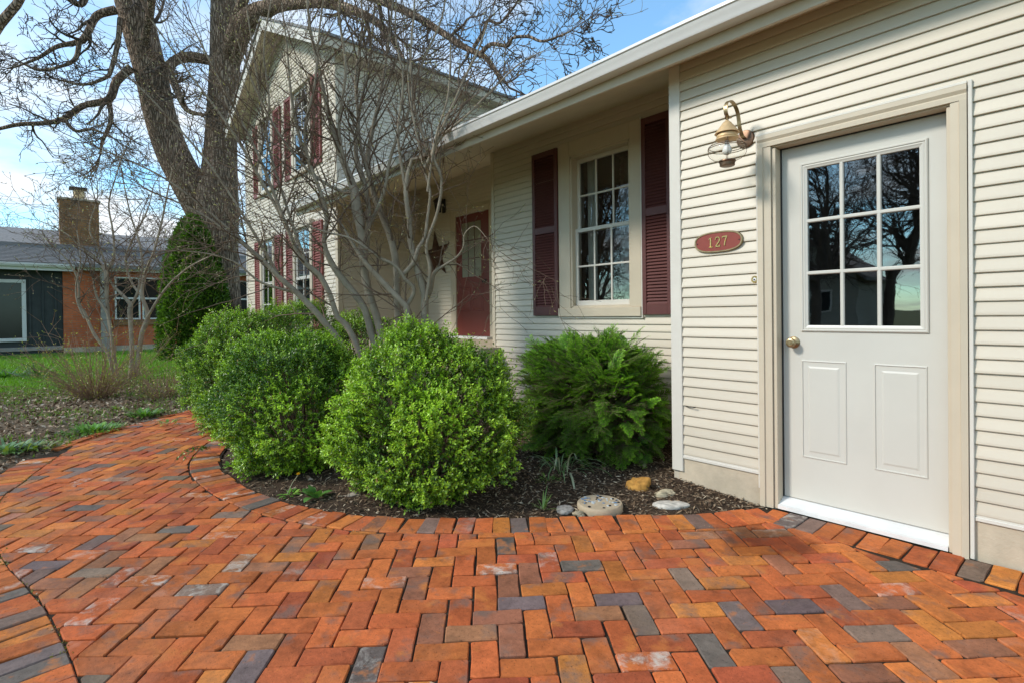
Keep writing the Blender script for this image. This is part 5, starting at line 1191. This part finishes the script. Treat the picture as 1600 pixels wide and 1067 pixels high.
stemmy('barberry_shrub', 'thin low spray of reddish stems and yellow leaves right of the small bare tree', gz(250, 622), 50, (.3, .75), .004, 1.4, YL, [2, 2, 1], (.014, .026), 1, REDST)

# ---- perennials, tufts, small plants
GRN = [(.12, .28, .04), (.17, .36, .05), (.23, .38, .06), (.08, .17, .03)]
def clump(name, label, c, n, L, Wd, spread, cols, w, cat, arch=.5, up=1., fold=.12, group=None, seg=3):
    """strap or broad leaves from one crown, each blade bending over"""
    c = np.array(c); root = thing(name, label, cat, c, group); VV = []; FF = []; TT = []; off = 0
    for i in range(n):
        a = U(0, 2*pi); r = U(0, spread); p = c+np.array([cos(a)*r, sin(a)*r, 0]); h = np.array([cos(a+U(-.5, .5)), sin(a+U(-.5, .5)), 0.]); l = U(*L); w_ = U(*Wd); th = U(.25, 1.)*1.0*up; col = np.array(cols[RNG.choice(len(cols), p=np.array(w)/sum(w))])*U(.8, 1.2)
        s = np.array([-h[1], h[0], 0]); ang = th; q = p.copy(); ring = []
        for k in range(seg+1):
            t = k/seg; wd = w_*(math.sin(pi*(.12+.85*t)))*.5 if k < seg else .0005
            ring += [q-s*wd, q+s*wd]; q = q+(h*cos(ang)+np.array([0, 0, sin(ang)]))*l/seg; ang -= arch*U(.6, 1.3)
        VV.append(np.array(ring)); FF.append(np.array([[2*k, 2*k+1, 2*k+3, 2*k+2] for k in range(seg)])+off); off += 2*(seg+1); TT.append(np.tile(col, (2*(seg+1), 1)))
    o = link('foliage', npmesh('foliage', np.concatenate(VV), np.concatenate(FF), np.concatenate(TT)), LEAF, root, smooth=True); return root
def gq(px, py, z=.0): p = onZ(px, py, z); return (p[0], p[1], z)
clump('perennial', 'fresh green leafy clump in the leaf bed near the path, below the small bare tree', gq(226, 648, .03), 170, (.05, .13), (.014, .026), .15, GRN, [3, 3, 1, 1], 'plant', .35, 1.2)
clump('perennial', 'broader bright green clump at the very edge of the brick path on the left', gq(146, 672, .02), 230, (.04, .11), (.014, .026), .24, GRN, [3, 3, 1, 1], 'plant', .35, 1.2)
clump('perennial', 'grey-green leafy clump cut by the left edge of the photograph', gq(8, 705, .02), 150, (.06, .14), (.018, .032), .2, [(.17, .28, .11), (.15, .26, .08), (.27, .33, .07)], [3, 2, 1], 'plant', .35, 1.2)
clump('perennial', 'yellow-green low plant just right of the grey-green clump on the left', gq(52, 700, .02), 70, (.05, .1), (.018, .032), .16, [(.22, .28, .04), (.14, .22, .03)], [3, 2], 'plant', .4, 1.)
clump('perennial', 'bushy pale green clump on the lawn edge at the far left', gq(8, 590, .05), 150, (.14, .30), (.02, .04), .3, GRN, [2, 3, 2, 1], 'plant', .3, 1.2)
clump('iris', 'spiky fan of strap leaves on the lawn edge left of the reddish shrub', gq(62, 592, .05), 26, (.30, .5), (.018, .03), .25, [(.08, .14, .04), (.11, .18, .05)], [2, 2], 'plant', .18, 1.5)
for px, py, s, where in [(110, 622, .7, 'under the left side of the reddish shrub'), (40, 645, .8, 'by the left edge of the photograph, halfway up the leaf bed'), (88, 660, .6, 'in the leaf litter left of the bright clump at the path edge'),
        (300, 610, .7, 'beside the far end of the boxwood row'), (265, 660, .45, 'at the far end of the brick path'), (20, 625, .8, 'near the lawn at the far left'), (180, 640, .6, 'below the trunks of the small bare tree'), (70, 635, .5, 'left of the reddish shrub stems')]:
    clump('weed', 'small yellow-green weed '+where, gq(px, py, .03), int(30*s)+10, (.04*s+.02, .11*s+.03), (.014, .028), .20*s, [(.28, .34, .04), (.18, .31, .04), (.38, .40, .05)], [2, 2, 1], 'weed', .4, 1., group='weeds in the leaf litter')
clump('daylily', 'arching grey-green strap leaves between the big boxwood and the yew', gq(872, 735, .03), 34, (.22, .42), (.010, .016), .16, [(.17, .26, .10), (.24, .33, .15), (.42, .42, .27)], [3, 2, 1], 'plant', .42, 1.45, seg=6)
clump('fern_tuft', 'small feathery bright green tuft in the mulch left of the stones', gq(857, 752, .02), 70, (.03, .075), (.004, .008), .05, GRN, [2, 3, 1, 1], 'plant', .3, 1.3)
clump('grass_tuft', 'little tuft of upright grass blades beside the flat grey stone', gq(848, 795, .0), 16, (.07, .14), (.005, .008), .02, [(.14, .26, .05), (.20, .30, .07)], [2, 1], 'plant', .15, 1.5, seg=4)
clump('violet_plant', 'low plant with rounded green leaves next to the dandelion', gq(494, 775, .0), 13, (.07, .11), (.045, .06), .05, [(.11, .24, .05), (.15, .29, .07)], [2, 1], 'plant', .35, 1.1)
clump('seedling', 'tiny green seedling on the soil under the middle boxwood', gq(358, 728, .0), 8, (.05, .08), (.02, .03), .03, GRN, [2, 2, 1, 1], 'plant', .3, 1.)
clump('seedling', 'scatter of low green seedlings at the bed edge below the dandelion', gq(455, 772, .0), 16, (.04, .07), (.015, .025), .06, GRN, [2, 2, 1, 1], 'plant', .3, .7)
dd = np.array(gq(448, 772, .0)); ddn = thing('dandelion', 'single yellow dandelion leaning out from under the middle boxwood', 'flower', dd)
tp = np.array(at(466, 741, float(proj(dd)[2])-.02)); obj('flower_stem', MB().tube([dd, dd*.5+tp*.5+np.array([0, 0, .012]), tp], [.0028, .0025, .0022], 6), S('pale_stem', (.35, .34, .2), .6), ddn)
YEL = S('dandelion_yellow', (.80, .50, .02), .6, .1, 60, 0)
pet = MB()
for k in range(44):
    a = k*2.4; ph = 1.35*(k/44)**.6; d = Vector((cos(a)*sin(ph), sin(a)*sin(ph), cos(ph))); s_ = d.cross(Vector((.1, .2, 1))).normalized()*.0024; p = Vector(tp); pet.add([p, p+d*.010+s_, p+d*.0165, p+d*.010-s_], [(0, 1, 2, 3)])
obj('petal', pet, YEL, ddn, fix=False, kind='stuff')

# ---- stones
STN = TINT('stone', .85, .25, 0, 90, .5, .22, 28)
def stone(name, label, px0, px1, py0, py1, col, hgt, seed, cat='stone', ang=0., rough=.10, flat=.5, zb=-.01):
    L = np.array(onZ(px0, py1*.75+py0*.25, 0)); R = np.array(onZ(px1, py1*.75+py0*.25, 0)); c = (L+R)/2; w = np.linalg.norm(R-L)/2; 
    bm = bmesh.new(); bmesh.ops.create_icosphere(bm, subdivisions=4, radius=1); r = np.random.default_rng(seed); D = np.array([v.co for v in bm.verts]); z = lump(D, seed, rough, 1.8)+lump(D*3, seed+1, rough*.35)
    n0 = unit(R-L); n1 = np.array([-n0[1], n0[0], 0]); dp = hgt[1]
    V = c+n1*dp*.6+(n0*(D[:, :1]*w)+n1*(D[:, 1:2]*dp)+np.array([0, 0, 1])*(np.sign(D[:, 2:])*np.abs(D[:, 2:])**flat*hgt[0]))*(1+z)[:, None]; V[:, 2] += hgt[0]*.55+zb
    for v, p in zip(bm.verts, V): v.co = p
    me = bpy.data.meshes.new(name); bm.to_mesh(me); bm.free(); a = me.color_attributes.new('tint', 'FLOAT_COLOR', 'POINT'); m = (1+lump(D*4, seed+3, .10))[:, None]; cc = np.ones((len(V), 4), np.float32); cc[:, :3] = np.array(col)*m; a.data.foreach_set('color', cc.ravel())
    o = link(name, me, STN, None, (c[0], c[1], 0), smooth=True); return tag(o, label, cat)
stone('fieldstone', 'angular orange-brown rock in the mulch, tallest of the stones', 984, 1019, 751, 773, (.46, .225, .05), (.055, .05), 61, rough=.11, flat=.7)
stone('fieldstone', 'rough beige stone behind the smooth white one', 1024, 1056, 764, 779, (.46, .38, .25), (.026, .045), 62, rough=.14)
stone('river_stone', 'smooth white oval stone lying at the brick edge', 1022, 1077, 779, 796, (.52, .47, .40), (.018, .055), 63, rough=.035)
stone('river_stone', 'flat round grey stone left of the mosaic stepping stone', 869, 898, 787, 802, (.30, .275, .245), (.016, .06), 64, rough=.04)
stone('fieldstone', 'small tan pebble in the mulch below the yew', 957, 974, 743, 754, (.30, .25, .18), (.020, .03), 65, rough=.12)
stone('fieldstone', 'small pale stone chip in front of the mosaic stepping stone', 897, 916, 797, 806, (.36, .30, .20), (.014, .03), 66, rough=.18)
stone('fieldstone', 'pale stone lodged at the bed edge under the boxwood row', 534, 556, 768, 778, (.36, .30, .24), (.014, .03), 67, rough=.16)
ml, mr = np.array(onZ(902, 793, 0)), np.array(onZ(974, 793, 0)); mc = (ml+mr)/2; mr_ = np.linalg.norm(mr-ml)/2; n0 = unit(mr-ml); n1 = np.array([-n0[1], n0[0], 0]); mc = mc+n1*.02
ms_ = thing('stepping_stone', 'round tan mosaic stepping stone set with bits of coloured glass', 'stepping stone', (mc[0], mc[1], 0))
Mt = Matrix.Translation((mc[0], mc[1], 0)); TANC = S('tan_cement', (.47, .37, .25), .9, .15, 14, .5, 120, .2)
obj('slab', MB().lathe([(mr_*.97, -.03), (mr_, .005), (mr_*.985, .022), (mr_*.94, .029), (.001, .031)], 40, Mt), TANC, ms_, smooth=40)
TESS = {'blue_glass': (.16, .26, .40), 'dark_glass': (.02, .022, .03), 'pale_glass': (.55, .60, .62), 'tan_glass': (.45, .36, .26)}
TM = [S(k, v, .2, .1, 40, 0, spec=.5) for k, v in TESS.items()]
for i in range(46):
    a, r = U(0, 2*pi), mr_*.82*sqrt(random.random()); p = mc+np.array([cos(a)*r, sin(a)*r, 0]); s_ = U(.005, .012); th = U(0, pi); q = [(p[0]+s_*f*cos(th+k*pi/2+U(-.2, .2)), p[1]+s_*f*sin(th+k*pi/2+U(-.2, .2))) for k, f in enumerate((1, .8, 1.1, .7))]
    obj('tessera', MB().extr(q, lambda x, y, t: (x, y, t), .028, .0335), TM[RNG.choice(4, p=[.3, .3, .28, .12])], ms_)

# ---- mulch and leaf litter
CHIP = TINT('mulch_chip', .9, .15, 0, 120, .3, .2, 60)
def scatter_points(n, poly, hfn, box, weight=None):
    P = np.stack([RNG.uniform(box[0], box[1], n), RNG.uniform(box[2], box[3], n)], 1); P = P[pip(P, poly)]
    if weight is not None: P = P[RNG.random(len(P)) < weight(P)]
    return np.c_[P, hfn(P[:, 0], P[:, 1])]
near_in = np.concatenate([offset(BEDIN, .02), BEDPOLY[len(BEDIN):]])
P = scatter_points(60000, near_in, bed_h, (-5.2, -1.3, -2.2, .8), lambda P: np.clip(1.05-(np.hypot(P[:, 0]+1.7, P[:, 1]+.4)/4.4), .12, 1)); n = len(P); P[:, 2] += RNG.uniform(0, .008, n)
a = RNG.uniform(0, 2*pi, n); ax = np.stack([np.cos(a), np.sin(a), RNG.normal(0, .28, n)], 1)
V, Fc, T = leaves(P, ax, np.tile([0, 0, 1.], (n, 1))+RNG.normal(0, .35, (n, 3)), RNG.uniform(.014, .052, n), RNG.uniform(.004, .012, n), tint_rows(n, [(.17, .11, .065), (.27, .19, .12), (.08, .05, .032), (.45, .36, .25)], [3, 2.4, 2.3, 1.2], .3), .1, .5)
_b = len(V)
# chips kicked over the border bricks, and dry leaves blown into the bed
q = BEDL[RNG.integers(0, len(BEDL)*70//100, 260)]+RNG.normal(0, .05, (260, 2)); q = q[pip(q, TOTAL)]; m = len(q); a2 = RNG.uniform(0, 2*pi, m)
V2, F2, T2 = leaves(np.c_[q, np.full(m, .006)], np.stack([np.cos(a2), np.sin(a2), RNG.normal(0, .1, m)], 1), np.tile([0, 0, 1.], (m, 1)), RNG.uniform(.008, .025, m), RNG.uniform(.003, .007, m), tint_rows(m, [(.17, .11, .065), (.30, .22, .14)], [2, 1]), .1)
V = np.concatenate([V, V2]); Fc = np.concatenate([Fc, F2+_b]); T = np.concatenate([T, T2]); _b = len(V)
q = scatter_points(900, near_in, bed_h, (-5, -1.35, -2.1, .7)); m = min(len(q), 170); q = q[:m]; q[:, 2] += .012; a2 = RNG.uniform(0, 2*pi, m)
V2, F2, T2 = leaves(q, np.stack([np.cos(a2), np.sin(a2), RNG.normal(0, .3, m)], 1), np.tile([0, 0, 1.], (m, 1))+RNG.normal(0, .5, (m, 3)), RNG.uniform(.03, .06, m), RNG.uniform(.018, .035, m), tint_rows(m, [(.30, .21, .14), (.42, .33, .24), (.2, .13, .08)], [2, 1, 2]), .3)
V = np.concatenate([V, V2]); Fc = np.concatenate([Fc, F2+_b]); T = np.concatenate([T, T2])
o = link('bark_mulch', npmesh('bark_mulch', V, Fc, T), CHIP, None); tag(o, 'brown shredded bark mulch over the bed beside the patio', 'mulch'); o['kind'] = 'stuff'
def in_leaf(P): return ~pip(P, np.concatenate([offset(BEDL, .0), offset(LEAFL, -.06)[::-1], offset(LEFTL, .21)[::-1], HEADL])) & ~pip(P, BEDPOLY)
BX = np.array([(-13.4, -6.2), (-4.6, -6.2), (-4.6, 2.4), (-13.4, 2.4)])
P = scatter_points(46000, BX, leaf_h, (-13.4, -4.6, -6.2, 2.4), lambda P: np.where(in_leaf(P), np.clip(1.25+(P[:, 0]+6)/7.5+.25*fbm(P[:, 0]*1.5, P[:, 1]*1.5, 21), .10, 1), 0)); n = len(P); P[:, 2] += RNG.uniform(.0, .022, n)
a = RNG.uniform(0, 2*pi, n); ax = np.stack([np.cos(a), np.sin(a), RNG.normal(0, .35, n)], 1)
V, Fc, T = leaves(P, ax, np.tile([0, 0, 1.], (n, 1))+RNG.normal(0, .55, (n, 3)), RNG.uniform(.02, .07, n), RNG.uniform(.012, .042, n), tint_rows(n, [(.26, .17, .105), (.38, .28, .19), (.16, .10, .06), (.52, .42, .31)], [3, 2.6, 2, 1.1], .25), .28, .5)
o = link('leaf_litter', npmesh('leaf_litter', V, Fc, T), CHIP, None); tag(o, 'dry brown fallen leaves covering the bed left of the path', 'leaf litter'); o['kind'] = 'stuff'
# fine ground cover and lawn blades
def grass(name, label, n, box, hfn, L, Wd, cols, w, weight):
    P = np.stack([RNG.uniform(box[0], box[1], n), RNG.uniform(box[2], box[3], n)], 1); P = P[RNG.random(n) < weight(P)]; P = np.c_[P, hfn(P[:, 0], P[:, 1])]; n = len(P); ax = unit(np.stack([RNG.normal(0, .4, n), RNG.normal(0, .4, n), np.ones(n)], 1)); V, Fc, T = leaves(P, ax, rvec(n), RNG.uniform(*L, n), RNG.uniform(*Wd, n), tint_rows(n, cols, w), 0., .3)
    o = link(name, npmesh(name, V, Fc, T), LEAF, None); o['kind'] = 'stuff'; return tag(o, label, 'grass')
grass('lawn_grass', 'bright spring lawn in front of the brick ranch house', 130000, (-22.2, -10.8, -8, 4), lambda x, y: np.where(x < -12.0, lawn_h(x, y), leaf_h(x, y)), (.05, .10), (.008, .016), [(.18, .36, .022), (.25, .44, .04), (.12, .25, .02)], [3, 2, 1], lambda P: np.clip((-P[:, 0]-10.6+.9*fbm(P[:, 0]*.8, P[:, 1]*.8, 33))/1.6, 0, 1))
grass('ground_cover', 'thin low green growth coming up through the leaf litter', 90000, (-12.5, -5.2, -6, 1.5), leaf_h, (.025, .06), (.009, .018), [(.17, .27, .05), (.24, .31, .06), (.12, .19, .04)], [2, 2, 1], lambda P: np.where(in_leaf(P), np.clip(.08+.6*fbm(P[:, 0]*1.1, P[:, 1]*1.1, 44)+(-P[:, 0]-7)*.14, 0, 1), 0))
# moss in the joints at the lower left
P = []
for i in range(1500):
    j = random.randrange(len(LEFTL)-1); q = LEFTL[j]+np.array([random.gauss(0, .012), random.gauss(0, .014)])
    if q[0] < -1.9 and random.random() < .5+.5*sin(j*.35): P.append((q[0], q[1], -.006))
P = np.array(P); n = len(P); V, Fc, T = leaves(P, unit(RNG.normal(0, .8, (n, 3))+[0, 0, .6]), rvec(n), RNG.uniform(.006, .014, n), RNG.uniform(.005, .010, n), tint_rows(n, [(.26, .23, .04), (.16, .15, .04), (.24, .18, .10)], [2, 2, 2.5]))
o = link('joint_moss', npmesh('joint_moss', V, Fc, T), LEAF, None); o['kind'] = 'stuff'; tag(o, 'yellow-green moss in the curved joint at the left of the patio', 'moss')

# ---- trees far behind and around
def far_tree(name, label, x, y, h, seed, P=None, bm_=None, group=None, cr=.9):
    random.seed(seed); root = thing(name, label, 'tree', (x, y, 0), group); T = Tree(); r = h*.02
    P = P or dict(n=[8, 6, 5, 4], wig=[.22, .3, .34, .36], up=.05, br=[.85, .7, .5], lv=3, rmin=.012, rmid=.05, rtw=.1)
    p = Vector((x, y, -.1)); d = Vector((U(-.08, .08), U(-.08, .08), 1)).normalized(); pts = [p.copy()]; rr = [r]; k = 8
    for i in range(k):
        d = (d+rv()*.09+Vector((0, 0, .08))).normalized(); p = p+d*h*.75/k; pts.append(p.copy()); rr.append(r*(1-.8*(i+1)/k))
        if i >= 1:
            for q in range(2):
                s_ = d.cross(rv()).normalized(); a = U(.6, 1.05); grow(T, p.copy(), (d*cos(a)+s_*sin(a)).normalized(), h*U(.22, .42)*cr, rr[-1]*.6, 0, P)
    T.big.append((np.array(pts), np.array(rr))); finish(T, root, OAKT, OAKT, 8); return root
far_tree('bare_tree', 'distant bare tree rising behind the left end of the ranch house roof', *at(10, 500, 44)[:2], 9.5, 5, cr=.7)
far_tree('bare_tree', 'distant bare tree behind the ranch house chimney', *at(70, 500, 52)[:2], 8.5, 6)
far_tree('bare_tree', 'distant bare tree behind the arborvitae and the oak', *at(262, 500, 42)[:2], 9, 7)
far_tree('bare_tree', 'distant bare tree glimpsed between the oak and the gabled wing', *at(384, 500, 40)[:2], 10, 8)
PBK = dict(n=[8, 6, 5], wig=[.25, .32, .36], up=.04, br=[.9, .8, .6], lv=3, rmin=.007, rmid=.05, rtw=.08)
for i, (x, y, h) in enumerate([(-6.2, -16.5, 10), (-4.0, -22, 12), (-9.0, -22, 11), (-14, -17, 11), (-20, -19, 12), (-6.5, -27, 14), (-4.2, -31, 14)]):
    far_tree('bare_tree', 'bare street tree behind the viewer, mirrored in the door panes', x, y, h, 60+i, PBK, group='trees mirrored in the panes')
tl = Tree(); random.seed(77); far = thing('bare_tree_limb', 'dark bare limb reaching in at the top left corner', 'tree', at(-120, 560, 10)*np.array([1, 1, 0]))
trace(tl, [(-150, 560, 40), (-140, 400, 36), (-110, 250, 30), (-60, 130, 24), (0, 38, 17), (26, 8, 15), (50, -40, 12), (80, -120, 8)], 10, 9.5); finish(tl, far, OAKB, OAKT, 10)
# power line
wp_ = [at(0, 318, 30), at(120, 321, 31), at(260, 306, 32), at(420, 285, 33)]
tag(obj('power_line', MB().tube(smooth_line(wp_, 1.), .012, 4), IRON, loc=tuple(wp_[0])), 'thin overhead wire crossing the sky behind the chimney', 'wire')
